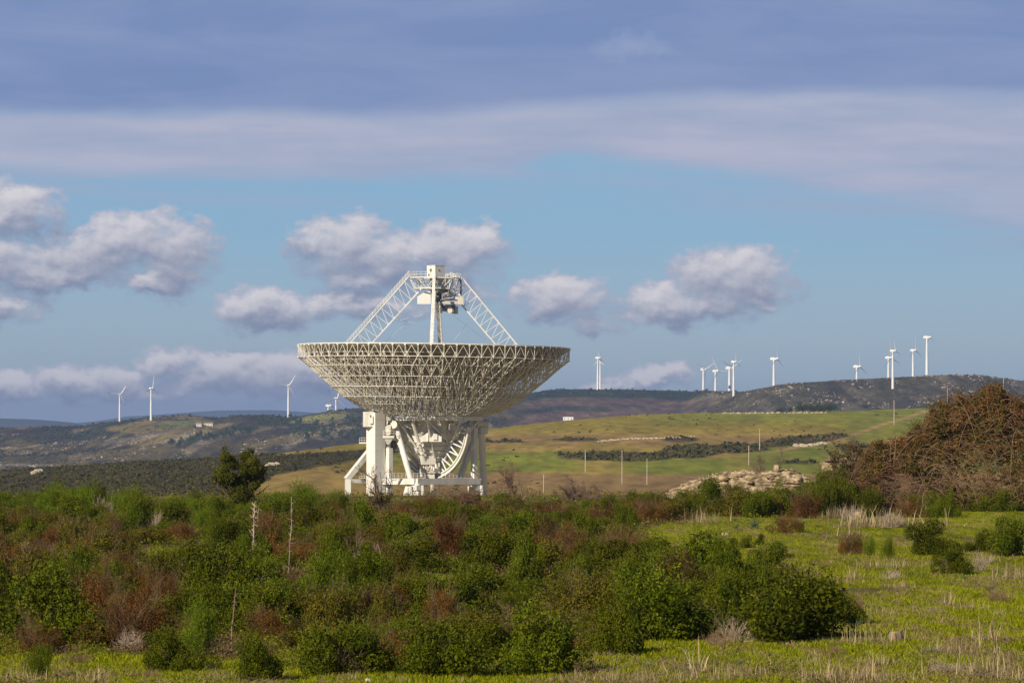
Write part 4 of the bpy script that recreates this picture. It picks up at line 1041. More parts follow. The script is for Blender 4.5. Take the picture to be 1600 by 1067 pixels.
def sprigs(seed, blobs, n, L, leaves, leaf, col, col2, aspect=.3, upb=.6):
    """leafy shoots standing out of the blobs' surface"""
    g = np.random.default_rng(seed); B = np.array(blobs, float); w_ = B[:, 3]*B[:, 5]; i = g.choice(len(B), n, p=w_/w_.sum()); b = B[i]
    d = g.normal(size=(n, 3)); d[:, 2] = np.abs(d[:, 2])*1.1; d /= np.linalg.norm(d, axis=1, keepdims=True)
    base = b[:, :3]+d*b[:, 3:6]*.85; ax = d*(1-upb)+np.array([0, 0, upb])+.25*g.normal(size=d.shape); ax /= np.linalg.norm(ax, axis=1, keepdims=True)
    ln = L*(.5+g.random((n, 1)))
    t = np.linspace(.05, 1, leaves)[None, :, None]; c = base[:, None, :]+ax[:, None, :]*ln[:, None, :]*t
    a = ax[:, None, :]*.7+.75*g.normal(size=c.shape); a /= np.linalg.norm(a, axis=2, keepdims=True)
    e = np.cross(a, g.normal(size=c.shape)); e /= np.linalg.norm(e, axis=2, keepdims=True)+1e-9
    s = leaf*(.6+.7*g.random((n, leaves, 1)))
    v = np.stack([c, c+a*s*.5-e*s*aspect*.5, c+a*s, c+a*s*.5+e*s*aspect*.5], 2).reshape(-1, 3)
    tone = g.random((n, 1, 1)); cc = (np.array(col)*(1-tone)+np.array(col2)*tone)*(.8+.4*g.random((n, leaves, 1)))
    return v, np.arange(len(v)).reshape(-1, 4), np.repeat(cc.reshape(-1, 3), 4, 0)
def dome(seed, n, R, H, r0, r1, lump=.25):
    """blob list filling an irregular dome of radius R and height H"""
    g = random.Random(seed); out = []; ph = [g.uniform(0, 6.28) for _ in range(3)]
    for _ in range(n):
        a = g.uniform(0, 6.28); t = g.random()**.45; ed = 1+lump*math.sin(2*a+ph[0])+lump*.7*math.sin(3*a+ph[1])
        el = g.random(); rr = R*ed*t*math.sqrt(max(.02, 1-(el*.92)**2)); r = g.uniform(r0, r1)
        z = H*el*(1+.3*lump*math.sin(a+ph[2])*2)*(.75+.25*t)
        out.append((rr*math.cos(a), rr*math.sin(a), max(r*.6, z-r*.3), r*1.15, r*1.15, r*.85))
    return out
def shrub_proto(kind, seed):
    t = empty(kind); ch = []
    if kind == 'evergreen_shrub':
        bl = dome(seed, 24, 1.12, 1.1, .22, .42, .4); c1, c2 = (.022, .042, .002), (.125, .14, .004)
        p = [crown_arrays(bl, 10500, .072, c1, c2, seed, .72, .1, .6, .6), sprigs(seed+1, bl, 460, .3, 8, .075, (.05, .07, .004), (.15, .17, .010), .42)]
        q = twigs(seed, 5, .85, .8, .018, 3, col=(.07, .05, .035), col2=(.14, .1, .07))
    elif kind == 'feathery_shrub':
        bl = dome(seed, 26, 1.05, 1.25, .2, .36); c1, c2 = (.045, .075, .004), (.12, .155, .007)
        p = [crown_arrays(bl, 3200, .08, c1, c2, seed, .4, .5, .3), sprigs(seed+1, bl, 560, .32, 9, .09, (.055, .09, .005), (.15, .19, .010), .26, .7)]
        q = twigs(seed, 6, .9, .8, .016, 3, col=(.07, .05, .035), col2=(.14, .1, .07))
    elif kind == 'brown_shrub':
        bl = dome(seed, 22, 1.05, 1.0, .2, .36); c1, c2 = (.085, .036, .009), (.19, .085, .02)
        p = [crown_arrays(bl, 5200, .06, c1, c2, seed, .7, .4, .45, .6), crown_arrays(bl[:6], 900, .07, (.05, .06, .015), (.09, .10, .02), seed+5, .5), sprigs(seed+1, bl, 160, .25, 6, .06, (.12, .055, .014), (.22, .11, .03), .3)]
        q = twigs(seed, 12, 1.15, 1.0, .012, 4, col=(.09, .05, .03), col2=(.22, .14, .08))
    elif kind == 'olive_shrub':
        bl = dome(seed, 30, 1.1, 1.05, .2, .4); c1, c2 = (.05, .052, .004), (.17, .14, .010)
        p = [crown_arrays(bl, 6500, .078, c1, c2, seed, .78, .1, .5, .55), sprigs(seed+1, bl, 260, .22, 7, .07, (.08, .08, .02), (.16, .13, .04), .35)]
        q = twigs(seed, 9, .98, .9, .014, 3, col=(.09, .06, .04), col2=(.2, .15, .1))
    v, f, c = join(p)
    ch.append(mesh_np('foliage', v, f, c, leaf_m, t)); v, f, c = q; ch.append(mesh_np('branches', v, f, c, twig_m, t))
    return t, ch
twig_m = mat_leaf('bare_twigs', 0, .85, .2, .1)
PRO = {'evergreen_shrub': [shrub_proto('evergreen_shrub', s) for s in (1, 2, 3, 4, 5)], 'feathery_shrub': [shrub_proto('feathery_shrub', s) for s in (11, 12, 13)],
       'brown_shrub': [shrub_proto('brown_shrub', s) for s in (21, 22, 23, 24)], 'olive_shrub': [shrub_proto('olive_shrub', s) for s in (31, 32, 33)]}
USED = set(); PLANTED = []
def put(kind, i, P, rx, h, rz=None, label=None, group=None):
    """plant shrub i of a kind with half width rx and height h (metres)"""
    pr = PRO[kind]; i = i % len(pr); t, ch = pr[i]; s = rx/1.3; hz_ = h/1.5
    rz = random.random()*6.28 if rz is None else rz
    if (kind, i) not in USED:
        USED.add((kind, i)); o = t; o.location = P; o.rotation_euler = (0, 0, rz); o.scale = (s, s, hz_)
    else: o = copy_tree(t, ch, P, rz, (s, s, hz_))
    for k in ('label', 'group'):
        if k in o: del o[k]
    o['category'] = 'shrub'
    if label: o['label'] = label
    PLANTED.append((o, kind, P, rx, h, label, group)); return o
# named shrubs, read off the photograph: px centre, base row, width px, height px
NAMED = [('evergreen_shrub', 1238, 1000, 215, 122, 'big dark green shrub at the right tip of the thicket, beside the open grass'),
 ('evergreen_shrub', 1175, 985, 120, 92, 'dark shrub leaning against the left side of the big one at the thicket tip'),
 ('evergreen_shrub', 1312, 975, 66, 58, 'low dark shrub against the right side of the big one at the thicket tip'),
 ('evergreen_shrub', 1455, 868, 88, 58, 'round dark shrub in the middle of the right-hand meadow'),
 ('evergreen_shrub', 1490, 896, 62, 46, 'small dark shrub in front of the round one in the right-hand meadow'),
 ('evergreen_shrub', 1575, 868, 76, 70, 'dark shrub cut by the right edge of the picture'),
 ('evergreen_shrub', 1530, 862, 50, 34, 'low dark shrub between the round one and the one at the right edge'),
 ('feathery_shrub', 1388, 872, 28, 36, 'small upright green shrub at the foot of the pale dry bush in the right-hand meadow'),
 ('feathery_shrub', 1358, 868, 22, 30, 'narrow green shrub left of the small upright one in the right-hand meadow'),
 ('brown_shrub', 1330, 866, 52, 42, 'brown leafless shrub at the left end of the meadow clump'),
 ('brown_shrub', 1226, 834, 58, 34, 'dark brown rounded shrub at the upper edge of the grass clearing'),
 ('evergreen_shrub', 1141, 858, 20, 18, 'tiny round green shrub alone in the grass clearing, next to a pale stone'),
 ('evergreen_shrub', 1165, 855, 24, 18, 'tiny green shrub, left of a pair in the grass clearing'),
 ('evergreen_shrub', 1187, 851, 18, 18, 'tiny green shrub, right of a pair in the grass clearing'),
 ('evergreen_shrub', 1232, 872, 18, 9, 'smallest flat green shrub in the grass clearing'),
 ('evergreen_shrub', 1104, 890, 38, 30, 'small green shrub at the left edge of the grass clearing'),
 ('evergreen_shrub', 272, 1048, 96, 66, 'low spreading green shrub alone in the front grass on the left'),
 ('feathery_shrub', 60, 1060, 54, 56, 'small upright green shrub in the front grass at the far left'),
 ('evergreen_shrub', 405, 1064, 88, 76, 'green shrub at the front edge of the thicket, right of the low spreading one'),
 ('evergreen_shrub', 775, 893, 130, 74, 'broad rounded dark green shrub in the middle of the thicket, below the dish'),
 ('evergreen_shrub', 345, 938, 150, 96, 'broad dense green shrub right of the small clearing on the left'),
 ('evergreen_shrub', 80, 1005, 170, 118, 'large dark green shrub filling the lower left of the thicket'),
 ('evergreen_shrub', 850, 1052, 150, 100, 'large dark green shrub at the front edge, bottom centre'),
 ('evergreen_shrub', 1040, 1000, 190, 112, 'large dark green shrub at the front edge, right of bottom centre'),
 ('evergreen_shrub', 540, 1052, 140, 88, 'dark green shrub at the front edge, left of bottom centre'),
 ('evergreen_shrub', 690, 1055, 150, 100, 'dark green shrub at the front edge, just left of bottom centre'),
 ('brown_shrub', 195, 1010, 150, 104, 'large brown twiggy shrub in the lower left of the thicket'),
 ('evergreen_shrub', 960, 1020, 100, 86, 'dark green shrub wedged between the two large ones right of bottom centre'),
 ('olive_shrub', 1145, 806, 92, 46, 'olive-brown shrub below the pale rocks'),
 ('evergreen_shrub', 1300, 782, 90, 58, 'dense dark shrub between the pale rocks and the bramble thicket')]
for i, (kd, px, base, wpx, hpx, lb) in enumerate(NAMED):
    P = near(px, base); k = P.y/F; put(kd, i, P, wpx*k/2*1.08, hpx*k*1.05, None, lb)
# the thicket itself, row by row from the front
g = random.Random(31); y = 71.5; row_i = 0
taken = [(px, base, wpx, hpx) for _, px, base, wpx, hpx, _ in NAMED]
TOPX = [-100, 0, 60, 140, 230, 300, 335, 345, 405, 415, 500, 520, 545, 640, 660, 700, 740, 790, 850, 950, 1050, 1120, 1180, 1240, 1300, 1340, 1450, 1700]
TOPY = [762, 760, 757, 758, 763, 768, 774, 780, 780, 760, 757, 768, 779, 780, 770, 764, 764, 766, 772, 768, 762, 756, 762, 757, 745, 752, 768, 772]
while y < 268:
    w_ = .82+.5*(y/250); px = -70+g.random()*60
    while px < 1680:
        k = y/F; yy = y+g.uniform(-2.2, 2.2)*(y/100); P = Vector(((px-800)*yy/F, yy, 0)); P.z = float(height(P.x, P.y)); row = HOR-F*P.z/yy
        ridge_ = yy > (225 if px < 1000 else 212)
        c = float(clearing(np.array(px), np.array(row))); c += .55*float(fbm(P.x/2.5, P.y/9, 55, 3))
        ok = (c < .0 and not (px > 1290 and row > 812)) or (ridge_ and row < (797 if px < 1000 or px > 1500 else 809))
        if row > 1030 and not (430 < px < 960): ok = False
        if g.random() < .12: ok = False
        ok = ok and not any(abs(px-a) < (w2*.5+.3*w_/k) and abs(row-b_) < 16 for a, b_, w2, h2 in taken)
        if ok:
            n = float(fbm(P.x/5, P.y/22, 57, 3)); r = g.random()
            if ridge_ and (px < 345 or 405 < px < 500): kind = 'feathery_shrub'
            elif n > .18 or (px < 60 and 860 < row < 960): kind = 'brown_shrub' if r < .7 else 'olive_shrub'
            elif n > -.04: kind = 'olive_shrub' if r < .45 else ('brown_shrub' if r < .68 else 'evergreen_shrub')
            else: kind = 'evergreen_shrub' if r < .74 else ('feathery_shrub' if r < .82 else ('brown_shrub' if r < .89 else 'olive_shrub'))
            hh = g.choice((.45, .6, .75, .9, 1.2))*g.uniform(.85, 1.15)*(1.0+.0035*y)
            cap = (row-float(np.interp(px, TOPX, TOPY)))*yy/F
            if ridge_: hh = cap*g.uniform(.62, 1.08)
            hh = min(hh, cap)
            if px > 1360 and yy > 232: px += w_/k; continue
            if hh < .25: px += w_/k; continue
            put(kind, g.randrange(9), P, w_*g.choice((.6, .8, 1.0, 1.2))*g.uniform(.9, 1.1), hh)
        px += w_*2*g.uniform(.62, .95)/k
    y += 3.3+.042*(y-70)+(.018*(y-70) if y > 150 else 0); row_i += 1
# every shrub of the thicket gets its own label: by the landmark above it and its turn from the grass upward
BINS = [(-999, 110, 'at the left margin'), (110, 230, 'below the two leftmost wind turbines'), (230, 340, 'left of the lone leafy tree'), (340, 430, 'in line with the lone leafy tree'), (430, 530, 'between the lone tree and the telescope'),
        (530, 625, 'in line with the lift tower'), (625, 700, 'in line with the telescope mast'), (700, 780, 'in line with the telescope right legs'), (780, 890, 'in line with the dish right end'),
        (890, 1040, 'in line with the paired wind turbines'), (1040, 1240, 'in line with the pale rock outcrop'), (1240, 1400, 'in line with the left bramble end'), (1400, 9999, 'in line with the main bramble mound')]
ORD = 'first second third fourth fifth sixth seventh eighth ninth tenth eleventh twelfth thirteenth fourteenth fifteenth sixteenth seventeenth eighteenth nineteenth twentieth'.split()
KW = {'evergreen_shrub': 'dark green shrub', 'feathery_shrub': 'bright green feathery shrub', 'brown_shrub': 'brown twiggy shrub', 'olive_shrub': 'olive green shrub'}
def ordw(i): return ORD[i] if i < 20 else 'number %d' % (i+1)
RX = [1000, 1060, 1085, 1110, 1140, 1160, 1200, 1230, 1250, 1290, 1310, 1350, 1420, 1500, 1640]; RT = [766, 768, 757, 743, 746, 749, 754, 752, 742, 736, 732, 758, 766, 767, 772]
for j in range(44):
    px = 992+j*14.5+g.uniform(-6, 6); row = 799+g.uniform(-4, 9) if px < 1480 else 794+g.uniform(-3, 6); P = near(px, row); k = P.y/F
    top_ = float(np.interp(px, RX, RT))+g.choice((0, 0, 3, 8, 14)); hh = max(.5, (row-top_)*k)
    put('olive_shrub' if g.random() < .2 else ('brown_shrub' if g.random() < .12 else 'evergreen_shrub'), g.randrange(9), P, g.uniform(.75, 1.3), hh)
for a, b_, words in BINS:
    for kd in KW:
        L = [q for q in PLANTED if q[5] is None and q[1] == kd and a <= 800+F*q[2].x/q[2].y < b_]; L.sort(key=lambda q: q[2].y)
        for i, q in enumerate(L): q[0]['label'] = '%s %s, %s from the front' % (KW[kd], words, ordw(i))
for q in PLANTED: q[0]['group'] = 'shrubs of the thicket' if q[5] is None else 'shrubs round the grass clearings'

# low growth and litter between the shrubs
def near_scatter(n, seed, keep, r0=1075, r1=772):
    g = np.random.default_rng(seed); row = r1+(r0-r1)*g.random(n); px = -140+2000*g.random(n); Y = F*HG/(row-HOR); X = (px-800)*Y/F; Z = height(X, Y)
    r = HOR-F*Z/Y; k = keep(px, r, X, Y, g); return np.stack([X, Y, Z], 1)[k], g
def under(u, r, X, Y, g): return (clearing(u, r)+.35*fbm(X/2.2, Y/12, 41, 5) < .05) & ~((u > 1290) & (r > 815))
P, gg = near_scatter(34000, 51, under); n = len(P)
tone = gg.random((n, 1)); kk = (fbm(P[:, 0]/3, P[:, 1]/10, 59, 3)[:, None] > 0)
base = np.where(kk, np.array([.08, .09, .008])*(1-tone)+np.array([.18, .18, .015])*tone, np.array([.08, .05, .025])*(1-tone)+np.array([.17, .12, .06])*tone)
v, f, c = tufts(P, (.10+.24*gg.random(n))*(.6+P[:, 1]/160), base, 26, 1.1, 61, .14)
o = mesh_np('undergrowth', v, f, c, leaf_m); tag(o, kind='stuff')
# ------------------------------------------------------------------ grass, dry stalks, dead stems, stones
def blades(P, h, w_, col, nb, seed, spread=.08, lean=.35):
    """nb narrow blades per point"""
    g = np.random.default_rng(seed); n = len(P)
    b = P[:, None, :]+np.concatenate([g.normal(size=(n, nb, 2))*spread, np.zeros((n, nb, 1))], 2)
    H = h[:, None, None]*(.5+.7*g.random((n, nb, 1))); a = g.random((n, nb))*6.28
    side = np.stack([np.cos(a), np.sin(a), 0*a], 2)*w_*(.6+.8*g.random((n, nb, 1)))
    ln = np.concatenate([g.normal(size=(n, nb, 2))*lean, np.ones((n, nb, 1))], 2)*H; mid = b+ln*.55; top = b+ln*np.array([1.35, 1.35, .95])
    v = np.stack([b-side, b+side, mid+side*.6, top, mid-side*.6], 2)      # 5-gon blade as quad + tri -> two quads
    q = np.stack([v[..., 0, :], v[..., 1, :], v[..., 2, :], v[..., 4, :], v[..., 3, :]], 2).reshape(-1, 3)
    k = np.arange(n*nb)[:, None]*5
    f = np.concatenate([k+[[0, 1, 2, 3]], k+[[3, 2, 4, 4]]], 0)
    f3 = np.concatenate([k+[[0, 1, 2]], k+[[0, 2, 3]], k+[[3, 2, 4]]], 0)
    cc = col[:, None, :]*(.7+.6*g.random((n, nb, 1))); cc = np.repeat(cc.reshape(-1, 3), 5, 0)
    return q, f3, cc
grass_m = mat_leaf('grass_blades', .3, .7, .0, .15)
def open_(u, r, X, Y, g): return (clearing(u, r)+.3*fbm(X/2.2, Y/12, 41, 5) > -.25)
P, gg = near_scatter(112000, 71, open_); n = len(P)
nn_ = fbm(P[:, 0]/2.2, P[:, 1]/12, 41, 5)[:, None]; n2_ = fbm(P[:, 0]/.8, P[:, 1]/6, 45, 4)[:, None]; tone = gg.random((n, 1))
col = np.array([.14, .175, .003])*(1-tone)+np.array([.30, .30, .005])*tone
col = np.where((n2_+.35*nn_ > .12) & (gg.random((n, 1)) < .42), np.array([.28, .21, .10])*(.6+.6*tone), col)
v, f, c = blades(P, (.045+.06*gg.random(n))*(.7+P[:, 1]/240), .012, col, 4, 73, .07)
o = mesh_np('grass', v, f, c, grass_m); tag(o, kind='stuff')
# matted dry litter in patches
P, gg = near_scatter(12500, 81, lambda u, r, X, Y, g: open_(u, r, X, Y, g) & (fbm(X/1.3, Y/7, 83, 4) > np.where(u > 880, .12, .2))); n = len(P)
tone = gg.random((n, 1)); col = np.array([.20, .135, .08])*(1-tone)+np.array([.42, .33, .20])*tone
v, f, c = blades(P+[0, 0, .03], .10+.10*gg.random(n), .008, col, 5, 85, .12, 1.6)
o = mesh_np('dry_grass_litter', v, f, c, grass_m); tag(o, kind='stuff')
# clumps of straw-coloured stalks: one by one
def stalk_clump(seed, n, h, r):
    g = np.random.default_rng(seed); P = np.concatenate([g.normal(size=(n, 2))*r, np.zeros((n, 1))], 1)
    tone = g.random((n, 1)); col = np.array([.30, .22, .11])*(1-tone)+np.array([.55, .44, .26])*tone
    v, f, c = blades(P, np.full(n, h)*(.4+.8*g.random(n)), .0085, col, 2, seed+1, .03, .13)
    P2 = np.concatenate([g.normal(size=(n*3, 2))*r*1.3, np.zeros((n*3, 1))], 1); tone = g.random((n*3, 1)); col = np.array([.22, .15, .09])*(1-tone)+np.array([.42, .33, .22])*tone
    v2, f2, c2 = blades(P2, np.full(n*3, h*.22), .008, col, 3, seed+2, .06, 1.3)
    return mesh_np('dry_stalk_clump', np.concatenate([v, v2]), np.concatenate([f, f2+len(v)]), np.concatenate([c, c2]), grass_m, link=False)
SCL = [stalk_clump(s, nn0, .55, rr) for s, nn0, rr in ((1, 26, .22), (2, 40, .35), (3, 18, .16), (4, 55, .5), (5, 12, .2))]
ST = [(1335, 905, 40, 30), (1312, 912, 30, 22), (1415, 918, 34, 20), (1390, 886, 30, 22), (1330, 838, 42, 34), (1345, 820, 60, 40), (1306, 808, 34, 24), (1440, 805, 60, 36), (1395, 822, 66, 40), (1465, 806, 26, 22), (1545, 878, 22, 24), (1590, 905, 30, 34),
      (1480, 945, 32, 30), (1510, 950, 22, 18), (1520, 1015, 70, 52), (1548, 1002, 50, 56), (1500, 1022, 48, 36), (1470, 1020, 50, 30), (1560, 1055, 60, 50), (1590, 1064, 40, 40), (1290, 1062, 60, 46), (1320, 1066, 50, 44), (1350, 1064, 40, 56), (1400, 1062, 56, 24),
      (1262, 1040, 30, 34), (1375, 1040, 34, 34), (1352, 1003, 20, 38), (1085, 1050, 50, 58), (1070, 1062, 40, 30), (1235, 925, 20, 16), (950, 1066, 40, 34), (1010, 1066, 36, 30), (905, 1064, 30, 30), (210, 890, 30, 22), (100, 876, 26, 26), (415, 912, 44, 44), (430, 905, 24, 38),
      (145, 1066, 44, 36), (35, 1064, 36, 30), (330, 1062, 40, 26), (1175, 800, 30, 20), (1090, 815, 18, 30), (1620, 960, 40, 40), (1380, 960, 34, 18), (1430, 985, 40, 18), (1560, 960, 36, 16), (1340, 955, 28, 16), (1210, 1050, 40, 26), (1160, 1058, 36, 30), (980, 790, 26, 20), (550, 1062, 50, 20), (620, 1066, 40, 18), (720, 1066, 34, 16), (470, 905, 20, 26)]
def where(px, py):
    a = ('at the far left' if px < 160 else 'on the left' if px < 380 else 'under the tall dead stems' if px < 480 else 'near the bottom centre' if px < 900 else 'left of the big dark shrub' if px < 1130 else 'below the big dark shrub' if px < 1290 else 'right of the big dark shrub' if px < 1420 else 'in the right part of the meadow' if px < 1530 else 'by the right edge')
    b = ('at the very front' if py > 1040 else 'near the front' if py > 985 else 'halfway up the meadow' if py > 895 else 'by the meadow shrubs' if py > 830 else 'at the meadow back')
    return a, b
cnt = {}
for i, (px, py, wpx, hpx) in enumerate(ST):
    P = near(px, py); k = P.y/F; o = SCL[i % 5] if i < 5 else SCL[i % 5].copy(); COL.objects.link(o)
    o.location = P; s = hpx*k/.62; o.scale = (s*1.15, s*1.15, s); o.rotation_euler = (0, 0, i*1.7)
    a, b = where(px, py); cnt[(a, b)] = cnt.get((a, b), 0)+1; w1 = '' if cnt[(a, b)] == 1 else ordw(cnt[(a, b)]-1)+' '
    tag(o, '%sdry stalk tuft %s, %s' % (w1, a, b), 'dry grass', 'clumps of dry stalks')
# heaps of dead grey-brown stems
def dead_heap(px, py, wpx, hpx, seed, label, cols=((.24, .17, .13), (.46, .37, .29)), n=26, spread=1.8, kind='dead_bush', cat='dead bush'):
    P = near(px, py); k = P.y/F; v, f, c = twigs(seed, n, 1.0, spread, .02, 3, col=cols[0], col2=cols[1], base_r=.5, curl=.6)
    m_ = np.abs(v[:, 2]).max(); v = v*np.array([wpx*k/2/max(.3, np.abs(v[:, 0]).max()), wpx*k/2/max(.3, np.abs(v[:, 1]).max()), hpx*k/m_])
    o = mesh_np(kind, v, f, c, twig_m); o.location = P; return tag(o, label, cat, None)
DH = [(1150, 1003, 86, 48, 'greyish pile of dead branches at the left foot of the big dark shrub'), (1120, 1010, 60, 34, 'brown dead twigs left of the grey branch pile'), (1335, 968, 40, 62, 'dead brown stems at the right side of the big dark shrub'),
      (1395, 905, 60, 26, 'low heap of pale dead stems beside the small meadow shrub'), (1475, 1050, 100, 22, 'flat grey heap of dead brambles near the bottom right'), (1300, 1022, 60, 20, 'flattened brown twigs in the front grass, below the square stone'), (1575, 1032, 60, 16, 'flat brown heap at the lower right edge'),
      (1395, 824, 74, 34, 'pale tan dead bush at the back of the meadow'), (1330, 812, 50, 30, 'tan dead bush left of the pale one at the back of the meadow'), (570, 888, 66, 66, 'pale grey dead bush in the middle of the thicket, below the telescope'), (545, 870, 60, 44, 'lower brownish dead bush beside the pale grey one'),
      (1530, 892, 60, 38, 'dead stems in front of the shrubs near the right edge'), (1555, 866, 34, 46, 'upright dead stem bundle by the shrub at the right edge'), (985, 905, 70, 50, 'brown dead brush among the green shrubs, left of the grass clearing'), (60, 900, 90, 60, 'reddish dead brush at the far left'),
      (200, 1015, 80, 40, 'tangle of bare branches low in the left thicket'), (480, 1020, 60, 30, 'bare twigs at the front of the thicket on the left'), (600, 960, 80, 44, 'reddish bare brush low in the thicket, left of centre'), (240, 830, 50, 40, 'grey bare twigs near the left ridge'), (160, 812, 50, 50, 'pale bare branches among bright green shrubs at the left ridge'),
      (1560, 940, 70, 30, 'brown dead heap by the right edge, halfway up'), (1460, 958, 60, 16, 'flat pale heap right of the meadow centre'), (950, 862, 60, 44, 'grey-brown dead brush below the right end of the dish'), (1330, 785, 60, 30, 'grey-mauve dead bramble in front of the bramble thicket'), (1460, 790, 60, 22, 'low mauve-brown dead bramble at the foot of the thicket on the ridge'),
      (120, 1036, 70, 26, 'brown dead twigs at the front grass edge, far left'), (330, 1046, 60, 24, 'brown dead twigs between the two front shrubs on the left'), (225, 1058, 70, 18, 'low brown litter heap left of the low spreading shrub'), (395, 925, 50, 40, 'tan dead brush at the foot of the shaggy dead stem'),
      (470, 930, 60, 46, 'brown dead brush right of the thin straight dead stem'), (560, 1052, 60, 26, 'brown dead twigs in the front grass, below the pale grey dead bush'), (905, 1052, 60, 44, 'bare brown twigs at the front edge, right of bottom centre'), (700, 930, 60, 36, 'brown dead brush in the middle of the thicket, below the broad rounded shrub'),
      (860, 940, 70, 44, 'reddish dead brush right of the thicket middle'), (300, 905, 60, 40, 'brown dead brush beside the small clearing on the left'), (640, 830, 60, 36, 'grey dead brush upslope of the thicket middle, under the telescope'), (760, 806, 60, 30, 'reddish bare brush near the ridge, right of the telescope'), (105, 840, 60, 36, 'reddish bare brush near the left ridge')]
for i, (px, py, wpx, hpx, lb) in enumerate(DH):
    red = 'reddish' in lb or 'brown' in lb; dead_heap(px, py, wpx, hpx, 300+i, lb, ((.16, .09, .06), (.30, .20, .14)) if red else ((.28, .20, .15), (.52, .42, .33)))
# tall dead stems
def tall_stem(px, top, base, seed, label, thick=.04, sides=14, lean=0.0, tang=.4, col=((.26, .20, .14), (.47, .385, .28))):
    P = near(px, base); k = P.y/F; H = (base-top)*k; g = random.Random(seed); V, Fc, Cc = [], [], []
    x = 0.0; pts = []; n = 12
    for j in range(n+1): x += g.uniform(-.02, .02)*H*.4; pts.append(Vector((x+lean*H*j/n, g.uniform(-.01, .01)*H, H*j/n-.1*(j == 0))))
    o_ = 0
    def sg(a, b, r0, r1):
        d = (b-a).normalized(); u = d.cross(Vector((.3, .9, .2))).normalized(); w_ = d.cross(u); o = len(V); t = g.random(); c = tuple(col[0][i]*(1-t)+col[1][i]*t for i in range(3))
        for p, q in ((a, r0), (b, r1)):
            for i in range(5): t = 2*math.pi*i/5; V.append(p+(u*math.cos(t)+w_*math.sin(t))*q); Cc.append(c)
        for i in range(5): Fc.append((o+i, o+(i+1) % 5, o+5+(i+1) % 5, o+5+i))
    for j in range(n): sg(pts[j], pts[j+1], thick*(1-.65*j/n), thick*(1-.65*(j+1)/n))
    for _ in range(sides):
        j = g.randrange(2, n+1); a = pts[j]; d = Vector((g.uniform(-1, 1), g.uniform(-1, 1), g.uniform(-.5, 1.1))).normalized(); L = tang*g.uniform(.3, 1); m_ = a+d*L*.5+Vector((0, 0, g.uniform(-.04, .04)))
        sg(a, m_, thick*.4, thick*.3); sg(m_, m_+(d+Vector((g.uniform(-.5, .5), 0, g.uniform(-.7, .4)))).normalized()*L*.5, thick*.3, thick*.12)
    o = mesh_np('dead_plant', np.array([tuple(v) for v in V]), np.array(Fc), np.array(Cc), twig_m); o.location = P
    return tag(o, label, 'dead plant')
tall_stem(394, 790, 906, 1, 'thicker shaggy pale dead stem standing in the thicket, left of two', .045, 70, .03, .26)
tall_stem(400, 790, 850, 9, 'short forked dead stem against the shaggy pale one', .028, 12, .08, .2)
tall_stem(449, 776, 922, 2, 'thin straight pale dead stem standing in the thicket, right of two', .024, 34, .035, .2)
tall_stem(362, 916, 1010, 3, 'thin reddish-brown dead stem near the front of the left thicket', .022, 5, .06, .3, ((.22, .13, .09), (.3, .2, .14)))
tall_stem(154, 898, 922, 4, 'short pale bare stick in the left thicket clearing', .022, 1, -.12, .1)
tall_stem(1333, 690, 742, 5, 'grey stake rising from the brush left of the bramble thicket', .05, 2, .0, .15, ((.3, .27, .23), (.42, .38, .32)))
tall_stem(1560, 1010, 1052, 6, 'single tall straw stem near the bottom right corner', .012, 3, .05, .1)
tall_stem(1438, 935, 960, 7, 'slanting pale stem in the middle of the right meadow', .012, 1, -.55, .1)
tall_stem(1085, 1015, 1052, 8, 'slanting pale stick at the front, left of the branch pile', .014, 3, -.4, .2)
tall_stem(1308, 915, 968, 12, 'bare whitish branch sticking out of the right side of the big dark shrub', .02, 6, .15, .3)
tall_stem(600, 850, 884, 10, 'short white stick above the pale grey dead bush', .03, 1, -.3, .1); tall_stem(318, 860, 882, 11, 'short pale twig pair right of the left clearing', .02, 5, .2, .2)
# asphodel rosettes
GNAMES=0
def rosette(seed):
    g = np.random.default_rng(seed); n = 46; P = np.zeros((n, 3)); P[:, :2] = g.normal(size=(n, 2))*.04; col = np.array([[.09, .15, .09]])*(.8+.5*g.random((n, 1)))
    v, f, c = blades(P, np.full(n, .42), .016, col, 1, seed, .02, .75); return mesh_np('asphodel', v, f, c, grass_m, link=False)
RO = [rosette(5), rosette(6)]
for i, (px, py, wpx, lb) in enumerate([(1178, 826, 44, 'largest blue-green leaf rosette at the upper edge of the clearing'), (1250, 822, 30, 'blue-green leaf rosette right of the dark brown shrub'), (1155, 1040, 34, 'blue-green leaf rosette at the front, below the branch pile'), (1012, 1042, 22, 'small leaf rosette at the front edge of the thicket'),
        (1506, 906, 22, 'leaf rosette in front of the small meadow shrub'), (1548, 922, 26, 'leaf rosette near the right edge, below the meadow shrubs'), (1455, 1022, 30, 'leaf rosette beside the flat grey bramble heap'), (1340, 978, 26, 'leaf rosette at the right foot of the big dark shrub'), (1150, 826, 20, 'small leaf rosette left of the largest one')]):
    P = near(px, py); k = P.y/F; o = RO[i] if i < 2 else RO[i % 2].copy(); COL.objects.link(o); s = wpx*k/.9; o.location = P; o.scale = (s, s, s); tag(o, lb, 'plant', 'asphodel rosettes')
